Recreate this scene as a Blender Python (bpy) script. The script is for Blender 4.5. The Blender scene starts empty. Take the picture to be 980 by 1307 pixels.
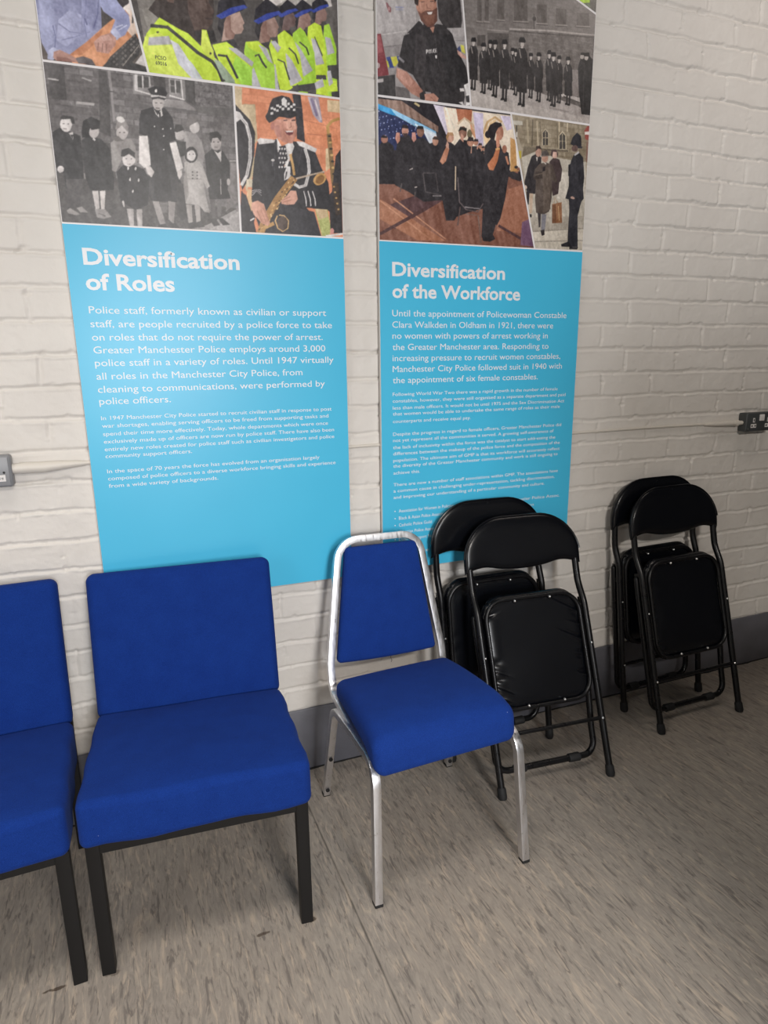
import bpy, bmesh, math, random
import numpy as np
from mathutils import Vector, Matrix, Euler

random.seed(7)
CAM_R, CAM_U, CAM_F = (0.9391787, -0.3425348, -0.0247667), (0.0995206, 0.2024297, 0.9742268), (0.3286930, 0.9174378, -0.2242069)
CAM_D, CAM_H, CAM_FPX = 1.83030, 1.32008, 780.451
CAM_SX, CAM_SY = 0.035340, 0.008235
SC = bpy.context.scene
COL = SC.collection
PI = math.pi

# ------------------------------------------------------------------ camera
cam_data = bpy.data.cameras.new('camera')
cam = bpy.data.objects.new('camera', cam_data)
COL.objects.link(cam)
R_ = Vector(CAM_R); U_ = Vector(CAM_U); F_ = Vector(CAM_F)
m = Matrix((R_, U_, -F_)).transposed().to_4x4()
m.translation = Vector((0.0, -CAM_D, CAM_H))
cam.matrix_world = m
cam_data.sensor_fit = 'AUTO'
cam_data.sensor_width = 36.0
cam_data.lens = CAM_FPX / 1307.0 * 36.0
cam_data.shift_x = CAM_SX
cam_data.shift_y = CAM_SY
cam_data.clip_start = 0.02
SC.camera = cam

# ------------------------------------------------------------------ light and exposure
SC.view_settings.view_transform = 'Standard'
SC.view_settings.look = 'None'
SC.view_settings.gamma = 1.0
SC.view_settings.use_curve_mapping = False
SC.view_settings.exposure = 0.0
SC.render.film_transparent = False

world = bpy.data.worlds.new('world')
SC.world = world
world.use_nodes = True
wn = world.node_tree.nodes
wn['Background'].inputs[0].default_value = (1.0, 0.97, 0.93, 1)
wn['Background'].inputs[1].default_value = 0.02


def area(name, loc, target, sx, sy, power, color):
    d = bpy.data.lights.new(name, 'AREA')
    d.shape = 'RECTANGLE'; d.size = sx; d.size_y = sy
    d.energy = power; d.color = color
    o = bpy.data.objects.new(name, d)
    COL.objects.link(o)
    o.location = loc
    o.rotation_euler = (Vector(target) - Vector(loc)).to_track_quat('-Z', 'Y').to_euler()
    return o


# daylight from a window across the room, a far ceiling light, a louvred ceiling light
# over the chairs, plus three added fill lamps with no fitting behind them
area('window_lamp', (0.3, -5.1, 1.6), (0.6, 0, 0.8), 0.8, 1.0, 107, (0.97, 0.98, 1.0))
area('side_fill_lamp', (-2.35, -2.3, 1.75), (1.0, -0.6, 0.8), 0.9, 1.1, 16, (0.95, 0.98, 1.0))  # added lamp for highlights on the vinyl, no window modelled there
area('overhead_lamp', (0.73, -4.4, 2.95), (0.73, -4.39, 0), 0.8, 0.4, 140, (1.0, 0.93, 0.85))
area('overhead_lamp', (-0.05, -1.3, 2.95), (-0.05, -1.29, 0), 1.0, 0.4, 8, (1.0, 0.95, 0.9)).data.spread = math.radians(95)
area('overhead_lamp', (2.4, -0.7, 2.95), (2.4, -0.69, 0), 0.9, 0.3, 6.2, (1.0, 0.88, 0.79))  # added wall wash to lift the upper right brickwork
area('overhead_lamp', (-1.1, -1.0, 2.95), (-1.1, -0.99, 0), 1.0, 0.4, 9.5, (1.0, 0.90, 0.79))  # added warm glow to brighten the top left of the wall


# ------------------------------------------------------------------ helpers
def tagset(o, label=None, category=None, group=None, kind=None):
    if label: o['label'] = label
    if category: o['category'] = category
    if group: o['group'] = group
    if kind: o['kind'] = kind
    return o


def obj(name, bm, mat, parent=None, smooth=True, angle=40):
    """link a bmesh as ONE mesh object"""
    me = bpy.data.meshes.new(name)
    bmesh.ops.recalc_face_normals(bm, faces=bm.faces)
    bm.to_mesh(me); bm.free()
    o = bpy.data.objects.new(name, me)
    for mt in (mat if isinstance(mat, (list, tuple)) else [mat]):
        me.materials.append(mt)
    COL.objects.link(o)
    if parent: o.parent = parent
    if smooth:
        me.shade_smooth()
        me.set_sharp_from_angle(angle=math.radians(angle))
    return o


def empty(name, loc, rot=None, **kw):
    o = bpy.data.objects.new(name, None)
    o.empty_display_size = 0.1
    COL.objects.link(o)
    M = Matrix.Translation(loc)
    if rot is not None: M = M @ rot
    o.matrix_world = M
    tagset(o, **kw)
    return o


def box(bm, lo, hi, bevel=0.0, seg=2, mat=0):
    r = bmesh.ops.create_cube(bm, size=1.0)
    vs = r['verts']
    for v in vs:
        v.co = Vector([lo[i] + (v.co[i] + .5) * (hi[i] - lo[i]) for i in range(3)])
    fs = list({f for v in vs for f in v.link_faces})
    for f in fs: f.material_index = mat
    if bevel > 0:
        es = list({e for v in vs for e in v.link_edges})
        bmesh.ops.bevel(bm, geom=es, offset=bevel, segments=seg, profile=.5, affect='EDGES')
    return bm


def fillet(pts, rad, n=6):
    """round the inner corners of a polyline; rad is one radius or one per corner"""
    pts = [Vector(p) for p in pts]
    out = [pts[0]]
    for i in range(1, len(pts) - 1):
        r = rad[i - 1] if isinstance(rad, (list, tuple)) else rad
        a, b, c = pts[i - 1], pts[i], pts[i + 1]
        u = (a - b); v = (c - b)
        lu, lv = u.length, v.length
        u.normalize(); v.normalize()
        ang = u.angle(v)
        if r <= 0 or ang > PI - .02:
            out.append(b); continue
        t = min(r / math.tan(ang / 2), lu * .49, lv * .49)
        r2 = t * math.tan(ang / 2)
        cen = b + (u + v).normalized() * (r2 / math.sin(ang / 2))
        p0, p1 = b + u * t, b + v * t
        d0, d1 = p0 - cen, p1 - cen
        tot = d0.angle(d1)
        ax = d0.cross(d1).normalized()
        for k in range(n + 1):
            out.append(cen + Matrix.Rotation(tot * k / n, 3, ax) @ d0)
    out.append(pts[-1])
    return out


def tube(bm, pts, r, seg=12, square=False, ref=None, cap=True, radii=None, mat=0):
    """sweep a round or a square profile along a path"""
    pts = [Vector(p) for p in pts]
    n = len(pts)
    if square:
        c = r * .84
        prof = []
        for sx, sy in ((1, 1), (-1, 1), (-1, -1), (1, -1)):
            q = [(r * sx, c * sy), (r * .965 * sx, r * .965 * sy), (c * sx, r * sy)]
            prof += q if sx * sy > 0 else q[::-1]
    else:
        prof = [(r * math.cos(2 * PI * k / seg), r * math.sin(2 * PI * k / seg)) for k in range(seg)]
    rings = []
    nrm = None
    for i in range(n):
        if i == 0: t = pts[1] - pts[0]
        elif i == n - 1: t = pts[-1] - pts[-2]
        else: t = (pts[i + 1] - pts[i]).normalized() + (pts[i] - pts[i - 1]).normalized()
        t.normalize()
        if ref is not None: s = Vector(ref)
        elif nrm is None:
            s = Vector((0, 0, 1)) if abs(t.z) < .9 else Vector((1, 0, 0))
        else: s = nrm
        s = (s - t * s.dot(t)).normalized()
        nrm = s
        w = t.cross(s)
        k = 1.0 if radii is None else radii[i] / r
        rings.append([bm.verts.new(pts[i] + (s * a + w * b) * k) for a, b in prof])
    m_ = len(prof)
    for i in range(n - 1):
        for j in range(m_):
            f = bm.faces.new((rings[i][j], rings[i][(j + 1) % m_], rings[i + 1][(j + 1) % m_], rings[i + 1][j]))
            f.material_index = mat
    if cap:
        bm.faces.new(rings[0][::-1]).material_index = mat
        bm.faces.new(rings[-1]).material_index = mat
    return bm


def ring(bm, pts, r, seg=10):
    """closed tube"""
    pts = [Vector(p) for p in pts]
    n = len(pts)
    rings = []
    cen = sum(pts, Vector()) / n
    for i in range(n):
        t = (pts[(i + 1) % n] - pts[i - 1]).normalized()
        s = (pts[i] - cen); s = (s - t * s.dot(t)).normalized()
        w = t.cross(s)
        rings.append([bm.verts.new(pts[i] + s * r * math.cos(2 * PI * k / seg) + w * r * math.sin(2 * PI * k / seg)) for k in range(seg)])
    for i in range(n):
        a, b = rings[i], rings[(i + 1) % n]
        for j in range(seg):
            bm.faces.new((a[j], a[(j + 1) % seg], b[(j + 1) % seg], b[j]))
    return bm


def axis_samples(h, r, k, n):
    out = []
    for i in range(k):
        a = (PI / 2) * i / k
        out.append(-h + r * (1 - math.sin(PI / 2 - a) if False else 1 - math.cos(a)) if False else -h + r * i / k)
    for i in range(n + 1):
        out.append(-h + r + (2 * (h - r)) * i / n)
    for i in range(1, k + 1):
        out.append(h - r + r * i / k)
    return out


def rbox(hx, hy, hz, r, n=(8, 8, 3), k=4, fn=None):
    """cushion: a box with well rounded edges, then shaped by fn"""
    bm = bmesh.new()
    S = [axis_samples(h, r, k, c) for h, c in zip((hx, hy, hz), n)]
    H = (hx, hy, hz)
    cache = {}

    def vert(p):
        key = tuple(round(c, 6) for c in p)
        if key in cache: return cache[key]
        q = Vector(p)
        inner = Vector([max(-(H[i] - r), min(H[i] - r, p[i])) for i in range(3)])
        d = q - inner
        cnt = sum(1 for i in range(3) if abs(d[i]) > 1e-9)
        if cnt > 1:
            # spread the samples evenly round the corner
            d = Vector([math.tan(PI / 4 * min(1, abs(c) / r)) * (1 if c > 0 else -1) for c in d])
            d = d.normalized() * r
        q = inner + d
        if fn: q = Vector(fn(q))
        v = bm.verts.new(q)
        cache[key] = v
        return v
    for ax in range(3):
        a, b = [i for i in range(3) if i != ax]
        for sg in (-1, 1):
            for i in range(len(S[a]) - 1):
                for j in range(len(S[b]) - 1):
                    quad = []
                    for di, dj in ((0, 0), (1, 0), (1, 1), (0, 1)):
                        p = [0, 0, 0]
                        p[ax] = sg * H[ax]; p[a] = S[a][i + di]; p[b] = S[b][j + dj]
                        quad.append(vert(p))
                    if len(set(quad)) >= 3:
                        try: bm.faces.new(list(dict.fromkeys(quad)))
                        except ValueError: pass
    return bm


def disc(bm, c, axis, r, h, seg=14, dome=.0, mat=0):
    """short cylinder / rivet from c along axis"""
    a = Vector(axis).normalized()
    c = Vector(c)
    pts = [c, c + a * h]
    rad = [r, r]
    if dome:
        pts = [c, c + a * h * .4, c + a * h * .8, c + a * h]
        rad = [r, r * .92, r * .6, r * .2]
    tube(bm, pts, r, seg=seg, radii=rad, mat=mat)
    return bm


def vnoise(x, y, seed, size):
    """smooth value noise on arrays"""
    rs = np.random.RandomState(seed)
    T = rs.rand(256, 256)
    gx = x / size; gy = y / size
    ix = np.floor(gx).astype(int); iy = np.floor(gy).astype(int)
    fx = gx - ix; fy = gy - iy
    fx = fx * fx * (3 - 2 * fx); fy = fy * fy * (3 - 2 * fy)
    g = lambda a, b: T[a % 256, b % 256]
    return (g(ix, iy) * (1 - fx) + g(ix + 1, iy) * fx) * (1 - fy) + (g(ix, iy + 1) * (1 - fx) + g(ix + 1, iy + 1) * fx) * fy


def s2l(c):
    c = np.asarray(c, float)
    return np.where(c <= .04045, c / 12.92, ((c + .055) / 1.055) ** 2.4)


# ------------------------------------------------------------------ materials
def mat(name, col, rough=.5, metal=0.0, spec=.5):
    m = bpy.data.materials.new(name)
    m.use_nodes = True
    b = m.node_tree.nodes['Principled BSDF']
    b.inputs['Base Color'].default_value = (*col, 1)
    b.inputs['Roughness'].default_value = rough
    b.inputs['Metallic'].default_value = metal
    b.inputs['Specular IOR Level'].default_value = spec
    return m


def N(m, t, **kw):
    n = m.node_tree.nodes.new(t)
    for k, v in kw.items():
        if hasattr(n, k): setattr(n, k, v)
        else: n.inputs[k].default_value = v
    return n


def L(m, a, b): m.node_tree.links.new(a, b)


def bsdf(m): return m.node_tree.nodes['Principled BSDF']


def noise_node(m, scale, detail=4, rough=.55, vec=None, dist=0.0, coord='Object'):
    n = N(m, 'ShaderNodeTexNoise')
    n.inputs['Scale'].default_value = scale
    n.inputs['Detail'].default_value = detail
    n.inputs['Roughness'].default_value = rough
    n.inputs['Distortion'].default_value = dist
    if vec is None:
        tc = N(m, 'ShaderNodeTexCoord'); vec = tc.outputs[coord]
    L(m, vec, n.inputs['Vector'])
    return n


def mapping(m, scale, rot=(0, 0, 0), coord='Object'):
    tc = N(m, 'ShaderNodeTexCoord')
    mp = N(m, 'ShaderNodeMapping')
    mp.inputs['Scale'].default_value = scale
    mp.inputs['Rotation'].default_value = rot
    L(m, tc.outputs[coord], mp.inputs['Vector'])
    return mp.outputs['Vector']


def ramp(m, src, stops):
    r = N(m, 'ShaderNodeValToRGB')
    e = r.color_ramp.elements
    while len(e) < len(stops): e.new(.5)
    for el, (p, c) in zip(e, stops):
        el.position = p
        el.color = (*c, 1) if len(c) == 3 else c
    L(m, src, r.inputs[0])
    return r.outputs[0]


def mix(m, fac, a, b, mode='MIX'):
    n = N(m, 'ShaderNodeMix', data_type='RGBA', blend_type=mode)
    for sock, v in ((n.inputs[0], fac), (n.inputs[6], a), (n.inputs[7], b)):
        if hasattr(v, 'is_output'): L(m, v, sock)
        elif isinstance(v, (int, float)): sock.default_value = v
        else: sock.default_value = (*v, 1)
    return n.outputs[2]


def bump(m, src, strength, dist=.002, prev=None):
    b = N(m, 'ShaderNodeBump')
    b.inputs['Strength'].default_value = strength
    b.inputs['Distance'].default_value = dist
    L(m, src, b.inputs['Height'])
    if prev is not None: L(m, prev, b.inputs['Normal'])
    return b.outputs['Normal']


# painted brick
M_WALL = mat('painted_brick', (.70, .665, .62), .5, 0, .35)
n1 = noise_node(M_WALL, 3.2, 4)
n2 = noise_node(M_WALL, 60, 5)
n3 = noise_node(M_WALL, 170, 3)
c = ramp(M_WALL, n1.outputs[0], [(.3, (.665, .63, .59)), (.7, (.72, .69, .65))])
L(M_WALL, c, bsdf(M_WALL).inputs['Base Color'])
nb = bump(M_WALL, n2.outputs[0], .35, .0025)
nb = bump(M_WALL, n3.outputs[0], .25, .0008, nb)
L(M_WALL, nb, bsdf(M_WALL).inputs['Normal'])

M_SKIRT = mat('grey_gloss_paint', (.115, .115, .125), .38)
n1 = noise_node(M_SKIRT, 9, 4)
L(M_SKIRT, ramp(M_SKIRT, n1.outputs[0], [(.35, (.115, .115, .132)), (.7, (.15, .15, .172))]), bsdf(M_SKIRT).inputs['Base Color'])
L(M_SKIRT, bump(M_SKIRT, noise_node(M_SKIRT, 25, 3).outputs[0], .15, .003), bsdf(M_SKIRT).inputs['Normal'])

M_GAP = mat('painted_gap_shade', (.012, .011, .011), .9)

# marbled sheet vinyl
M_FLOOR = mat('marbled_vinyl', (.25, .22, .19), .5, 0, .35)
v1 = mapping(M_FLOOR, (1.0, .24, 1), (0, 0, math.radians(-7)))
v2 = mapping(M_FLOOR, (1.0, .16, 1), (0, 0, math.radians(-5)))
nA = noise_node(M_FLOOR, 9, 6, .62, v1, 1.2)
nB = noise_node(M_FLOOR, 62, 8, .66, v1, 1.8)
nC = noise_node(M_FLOOR, 85, 7, .62, v2, 1.2)
nD = noise_node(M_FLOOR, 38, 8, .62, v2, 2.6)
nE = noise_node(M_FLOOR, 1.6, 3)
base = ramp(M_FLOOR, nA.outputs[0], [(.3, (0.240, 0.215, 0.189)), (.7, (0.358, 0.312, 0.267))])
base = mix(M_FLOOR, ramp(M_FLOOR, nB.outputs[0], [(.42, (0, 0, 0)), (.62, (1, 1, 1))]), base, (0.390, 0.345, 0.293))
base = mix(M_FLOOR, ramp(M_FLOOR, nD.outputs[0], [(.53, (0, 0, 0)), (.64, (.8, .8, .8))]), base, (0.546, 0.448, 0.351))
base = mix(M_FLOOR, ramp(M_FLOOR, nC.outputs[0], [(.36, (.9, .9, .9)), (.47, (0, 0, 0))]), base, (0.137, 0.120, 0.108))
base = mix(M_FLOOR, .22, base, ramp(M_FLOOR, nE.outputs[0], [(.3, (0.260, 0.234, 0.215)), (.7, (0.377, 0.332, 0.280))]))
# worn joint between two sheets and rust marks by the feet
tc = N(M_FLOOR, 'ShaderNodeTexCoord')
sep = N(M_FLOOR, 'ShaderNodeSeparateXYZ'); L(M_FLOOR, tc.outputs['Object'], sep.inputs[0])


def mnode(op, a, b=None):
    n = N(M_FLOOR, 'ShaderNodeMath', operation=op)
    for s, v in zip(n.inputs, (a, b)):
        if v is None: continue
        if hasattr(v, 'is_output'): L(M_FLOOR, v, s)
        else: s.default_value = v
    return n.outputs[0]


nJ = noise_node(M_FLOOR, 14, 3)
dx = mnode('ABSOLUTE', mnode('SUBTRACT', sep.outputs[0], .432))
dx = mnode('ADD', dx, mnode('MULTIPLY', mnode('SUBTRACT', nJ.outputs[0], .5), .006))
base = mix(M_FLOOR, ramp(M_FLOOR, dx, [(.0010, (.8, .8, .8)), (.0026, (0, 0, 0))]), base, (.07, .06, .05))
dx2 = mnode('ABSOLUTE', mnode('SUBTRACT', sep.outputs[0], .4375))
base = mix(M_FLOOR, ramp(M_FLOOR, dx2, [(.0012, (.5, .5, .5)), (.003, (0, 0, 0))]), base, (.38, .33, .28))
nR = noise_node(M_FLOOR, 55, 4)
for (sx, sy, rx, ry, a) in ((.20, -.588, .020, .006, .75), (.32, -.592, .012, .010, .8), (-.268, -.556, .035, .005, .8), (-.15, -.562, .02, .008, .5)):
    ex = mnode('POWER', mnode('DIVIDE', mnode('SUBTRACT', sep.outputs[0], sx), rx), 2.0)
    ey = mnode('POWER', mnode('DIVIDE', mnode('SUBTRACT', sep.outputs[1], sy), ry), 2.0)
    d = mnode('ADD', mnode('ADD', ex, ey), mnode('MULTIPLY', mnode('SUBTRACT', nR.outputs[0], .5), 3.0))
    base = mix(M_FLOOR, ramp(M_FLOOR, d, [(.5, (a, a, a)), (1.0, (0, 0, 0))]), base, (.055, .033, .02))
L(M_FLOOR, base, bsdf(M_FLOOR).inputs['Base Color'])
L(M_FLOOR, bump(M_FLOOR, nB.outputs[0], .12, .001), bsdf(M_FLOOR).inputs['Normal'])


def fabric(name, a, b, weave=900):
    m = mat(name, a, .92, 0, .08)
    n1 = noise_node(m, 22, 5)
    n2 = noise_node(m, weave, 2)
    cc = ramp(m, n1.outputs[0], [(.3, a), (.7, b)])
    cc = mix(m, .5, cc, ramp(m, n2.outputs[0], [(.35, tuple(x * .55 for x in a)), (.65, tuple(x * 1.35 for x in b))]))
    # pale specks of lint
    n4 = noise_node(m, 120, 1)
    cc = mix(m, ramp(m, n4.outputs[0], [(.845, (0, 0, 0)), (.87, (.6, .6, .6))]), cc, (.35, .4, .6))
    L(m, cc, bsdf(m).inputs['Base Color'])
    bsdf(m).inputs['Sheen Weight'].default_value = .06
    bsdf(m).inputs['Sheen Roughness'].default_value = .5
    bsdf(m).inputs['Sheen Tint'].default_value = (.35, .5, 1, 1)
    w = N(m, 'ShaderNodeTexWave', wave_type='BANDS', bands_direction='DIAGONAL')
    w.inputs['Scale'].default_value = 160
    tcn = N(m, 'ShaderNodeTexCoord'); L(m, tcn.outputs['Object'], w.inputs['Vector'])
    nb = bump(m, n2.outputs[0], .35, .0012)
    nb = bump(m, w.outputs['Fac'] if 'Fac' in w.outputs else w.outputs[1], .12, .0008, nb)
    nb = bump(m, noise_node(m, 14, 3).outputs[0], .18, .006, nb)
    L(m, nb, bsdf(m).inputs['Normal'])
    return m


M_BLUE = fabric('blue_wool_fabric', (.006, .026, .170), (.008, .036, .215))
M_BLUE2 = fabric('blue_plain_fabric', (.0075, .031, .190), (.010, .041, .235))
M_COAT = mat('black_powder_coat', (.0055, .0052, .0055), .5, 0, .35)
L(M_COAT, bump(M_COAT, noise_node(M_COAT, 700, 2).outputs[0], .2, .0004), bsdf(M_COAT).inputs['Normal'])
M_ENAMEL = mat('black_enamel_tube', (.004, .004, .005), .3, 0, .4)
L(M_ENAMEL, ramp(M_ENAMEL, noise_node(M_ENAMEL, 60, 4).outputs[0], [(.3, (.24, .24, .24)), (.75, (.42, .42, .42))]), bsdf(M_ENAMEL).inputs['Roughness'])
M_RUBBER = mat('black_rubber', (.011, .011, .012), .7)
M_VINYL = mat('black_vinyl', (.0025, .003, .0048), .27, 0, .42)
vb = bump(M_VINYL, noise_node(M_VINYL, 420, 3).outputs[0], .10, .0006)
vb = bump(M_VINYL, noise_node(M_VINYL, 9, 3).outputs[0], .15, .006, vb)
L(M_VINYL, vb, bsdf(M_VINYL).inputs['Normal'])
# satin metal, scratched
M_STEEL = mat('scratched_satin_metal', (.62, .62, .65), .32, 1.0)
sv = mapping(M_STEEL, (160, 160, 12))
sn = noise_node(M_STEEL, 1.0, 5, .6, sv)
L(M_STEEL, ramp(M_STEEL, sn.outputs[0], [(.3, (.25, .25, .25)), (.7, (.48, .48, .48))]), bsdf(M_STEEL).inputs['Roughness'])
L(M_STEEL, ramp(M_STEEL, noise_node(M_STEEL, 38, 5, .7).outputs[0], [(.27, (.42, .41, .40)), (.34, (.72, .72, .74)), (.7, (.80, .80, .83))]), bsdf(M_STEEL).inputs['Base Color'])
M_RIVET = mat('bright_rivet', (.75, .75, .75), .3, 1.0)

M_WHITE = mat('white_print', (.84, .81, .82), .4)
M_EDGE = mat('foam_board', (.74, .73, .72), .6)
M_CYAN = mat('cyan_print', (.095, .50, .715), .36, 0, .5)
L(M_CYAN, ramp(M_CYAN, noise_node(M_CYAN, 2.5, 2).outputs[0], [(.3, (.058, .485, .755)), (.7, (.066, .515, .79))]), bsdf(M_CYAN).inputs['Base Color'])
M_TEXT = mat('white_lettering', (.80, .82, .86), .4)
M_INK = mat('dark_lettering', (.08, .09, .07), .5)
M_PRINT = mat('photo_print', (.5, .5, .5), .36, 0, .5)
at = N(M_PRINT, 'ShaderNodeAttribute'); at.attribute_name = 'print'
L(M_PRINT, at.outputs['Color'], bsdf(M_PRINT).inputs['Base Color'])

M_BOXG = mat('grey_metalclad', (.055, .06, .062), .4)
M_BOXL = mat('pale_grey_metalclad', (.23, .235, .25), .4)
M_PLATE = mat('white_plastic', (.72, .70, .69), .4)
M_SLOT = mat('dark_slot', (.015, .015, .015), .6)
M_PAINTC = mat('painted_conduit', (.66, .62, .56), .45)
L(M_PAINTC, bump(M_PAINTC, noise_node(M_PAINTC, 60, 4).outputs[0], .4, .002), bsdf(M_PAINTC).inputs['Normal'])
M_PLAIN = mat('blocker_and_wall_paint', (.6, .58, .55), .6)

# ------------------------------------------------------------------ the room
X0, X1 = -1.7, 4.2
Z_SK = .229
COURSE, BRICK = .084, .2432


def build_wall():
    nx = int((X1 - X0) / .0052); nz = int((2.85 - .19) / .0032)
    xs = np.linspace(X0, X1, nx + 1); zs = np.linspace(.19, 2.85, nz + 1)
    X, Z = np.meshgrid(xs, zs)
    warp = (vnoise(X, Z, 3, .09) - .5) * .007 + (vnoise(X, Z, 4, .025) - .5) * .0035
    warpx = (vnoise(X, Z, 5, .05) - .5) * .010 + (vnoise(X, Z, 6, .02) - .5) * .004
    Zw = Z + warp + (vnoise(X * 0 + X, Z * 0 + np.floor((Z - Z_SK) / COURSE), 9, .6) - .5) * .004
    rowf = (Zw - Z_SK) / COURSE
    row = np.floor(rowf).astype(int)
    fz = rowf - row
    dz = np.minimum(fz, 1 - fz) * COURSE
    ph = np.where(row % 2 == 0, 1.640, 1.7545)
    rs = np.random.RandomState(11)
    jit = (rs.rand(64) - .5) * .012
    col = (X + warpx - ph - jit[row % 64]) / BRICK
    ci = np.floor(col).astype(int)
    jx = rs.rand(64, 64)
    # every perpend strays a little from the bond
    o0 = (jx[row % 64, ci % 64] - .5) * .016
    o1 = (jx[row % 64, (ci + 1) % 64] - .5) * .016
    fx = (col - ci) * BRICK
    dx = np.minimum(np.abs(fx - o0), np.abs(BRICK + o1 - fx))

    def sm(d, a, b):
        t = np.clip((d - a) / (b - a), 0, 1)
        return t * t * (3 - 2 * t)
    jd = .65 + .7 * (vnoise(X, Z, 21, .12) - .25)
    vd = np.clip(vnoise(X, Z, 22, .16) * 1.7 - .1, .2, 1.1)
    gh = (1 - sm(dz, .0022, .0072)) * .0062 * jd
    gv = (1 - sm(dx, .0014, .0062)) * .0052 * vd
    g = np.maximum(gh, gv)
    lip = np.exp(-((((1 - fz) * COURSE - .0095) / .0028) ** 2)) * .0016 * (vnoise(X, Z, 23, .05) * 1.6 - .1)
    lipv = np.exp(-(((BRICK + o1 - fx - .008) / .003) ** 2)) * .0010 * vd
    tone = rs.rand(64, 64)[row % 64, ci % 64]
    tilt = (rs.rand(64, 64)[row % 64, ci % 64] - .5) * .02 * (fz - .5) * COURSE
    h = -g + lip + lipv + (tone - .5) * .0022 + tilt
    h += (vnoise(X, Z, 31, .03) - .5) * .0016 + (vnoise(X, Z, 32, .010) - .5) * .0009
    # chips and blobs along the joints
    chip = vnoise(X, Z, 41, .014)
    near = (1 - sm(np.minimum(dz, dx), .004, .014))
    h -= np.clip(chip - .80, 0, 1) * near * .045
    h += np.clip(.16 - chip, 0, 1) * near * .020
    h = np.minimum(h, .0024)
    V = np.stack([X, -h - .0005, Z], -1).reshape(-1, 3)
    idx = np.arange((nx + 1) * (nz + 1)).reshape(nz + 1, nx + 1)
    Q = np.stack([idx[:-1, :-1], idx[:-1, 1:], idx[1:, 1:], idx[1:, :-1]], -1).reshape(-1, 4)
    me = bpy.data.meshes.new('wall_back')
    me.vertices.add(len(V)); me.vertices.foreach_set('co', V.ravel().astype(np.float32))
    me.loops.add(Q.size); me.loops.foreach_set('vertex_index', Q.ravel().astype(np.int32))
    me.polygons.add(len(Q)); me.polygons.foreach_set('loop_start', np.arange(0, Q.size, 4, dtype=np.int32))
    me.polygons.foreach_set('loop_total', np.full(len(Q), 4, dtype=np.int32))
    me.update(calc_edges=True); me.validate()
    me.shade_smooth()
    o = bpy.data.objects.new('wall_back', me)
    me.materials.append(M_WALL)
    COL.objects.link(o)
    return tagset(o, 'cream painted brick wall behind the chairs and boards', 'wall', kind='structure')


build_wall()
bm = bmesh.new()
box(bm, (X0, -5.5, -.05), (X1, .05, 0))
tagset(obj('floor', bm, M_FLOOR, smooth=False), 'grey brown marbled vinyl floor', 'floor', kind='structure')
bm = bmesh.new()
box(bm, (X0, -.004, .004), (X1, .05, .232), .003)
tagset(obj('baseboard_back', bm, M_SKIRT), 'dark grey painted skirting band along the brick wall', 'skirting', kind='structure')
bm = bmesh.new()
box(bm, (0.94, -2.45, 0), (3.9, -2.30, 1.60), .004)
tagset(obj('shade_blocker', bm, M_PLAIN), 'added shade blocker, unseen behind the viewer on the right', 'light blocker', kind='structure')  # unseen block added to shade the floor and lower wall at right
bm = bmesh.new()
box(bm, (-2.5, -5.5, 0), (-2.4, -.3, 3.0))
tagset(obj('wall_left', bm, M_PLAIN, smooth=False), 'plain pale side wall to the left of the viewer', 'wall', kind='structure')
# ragged black strip that paints in the shade of the gap under the skirting
bm = bmesh.new()
xs = np.arange(X0, X1, .03)
lo = [bm.verts.new((x, -.004 - .006 * random.random() ** 2, .0012)) for x in xs]
hi = [bm.verts.new((x, .002, .006)) for x in xs]
up = [bm.verts.new((x, -.0045, .004 + .003 * random.random())) for x in xs]
for i in range(len(xs) - 1):
    bm.faces.new((lo[i], lo[i + 1], up[i + 1], up[i]))
    bm.faces.new((up[i], up[i + 1], hi[i + 1], hi[i]))
tagset(obj('gap_shade_1', bm, M_GAP, smooth=False), 'black strip standing for the shaded gap where the skirting meets the floor', 'gap_shade', kind='structure')


# ------------------------------------------------------------------ sockets and cable
def square_slot(bm, c, w, h, d=.002, mat=0):
    box(bm, (c[0] - w / 2, c[1] - d, c[2] - h / 2), (c[0] + w / 2, c[1], c[2] + h / 2), 0, mat=mat)


t = empty('wall_socket', (2.437, 0, 1.112), label='dark grey double power socket on the wall at right above the folded chairs', category='socket')
bm = bmesh.new(); box(bm, (-.078, -.040, -.038), (.078, -.001, .038), .006, 3); obj('back_box', bm, M_BOXG, t)
bm = bmesh.new(); box(bm, (-.074, -.0425, -.035), (.074, -.0395, .035), .0014, 2); obj('face_plate', bm, M_BOXG, t)
bm = bmesh.new(); box(bm, (-.013, -.046, .004), (.013, -.042, .030), .0015, 2); obj('rocker_switch', bm, M_PLATE, t)
for s in (-1, 1):
    bm = bmesh.new()
    square_slot(bm, (s * .040 - .002, -.0425, .008), .010, .017, .0010)
    square_slot(bm, (s * .040 - .002, -.0425, -.015), .030, .015, .0010)
    o = obj('socket_outlet', bm, M_PLATE, t, smooth=False)
    bm = bmesh.new()
    square_slot(bm, (s * .040 - .002, -.0435, .008), .0045, .010, .0006)
    for q in (-1, 1): square_slot(bm, (s * .040 - .002 + q * .0085, -.0435, -.015), .007, .006, .0006)
    obj('pin_holes', bm, M_SLOT, o, smooth=False)
bm = bmesh.new(); disc(bm, (-.070, -.0425, -.026), (0, -1, 0), .003, .0012, 10); obj('screw', bm, M_RIVET, t)

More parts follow.
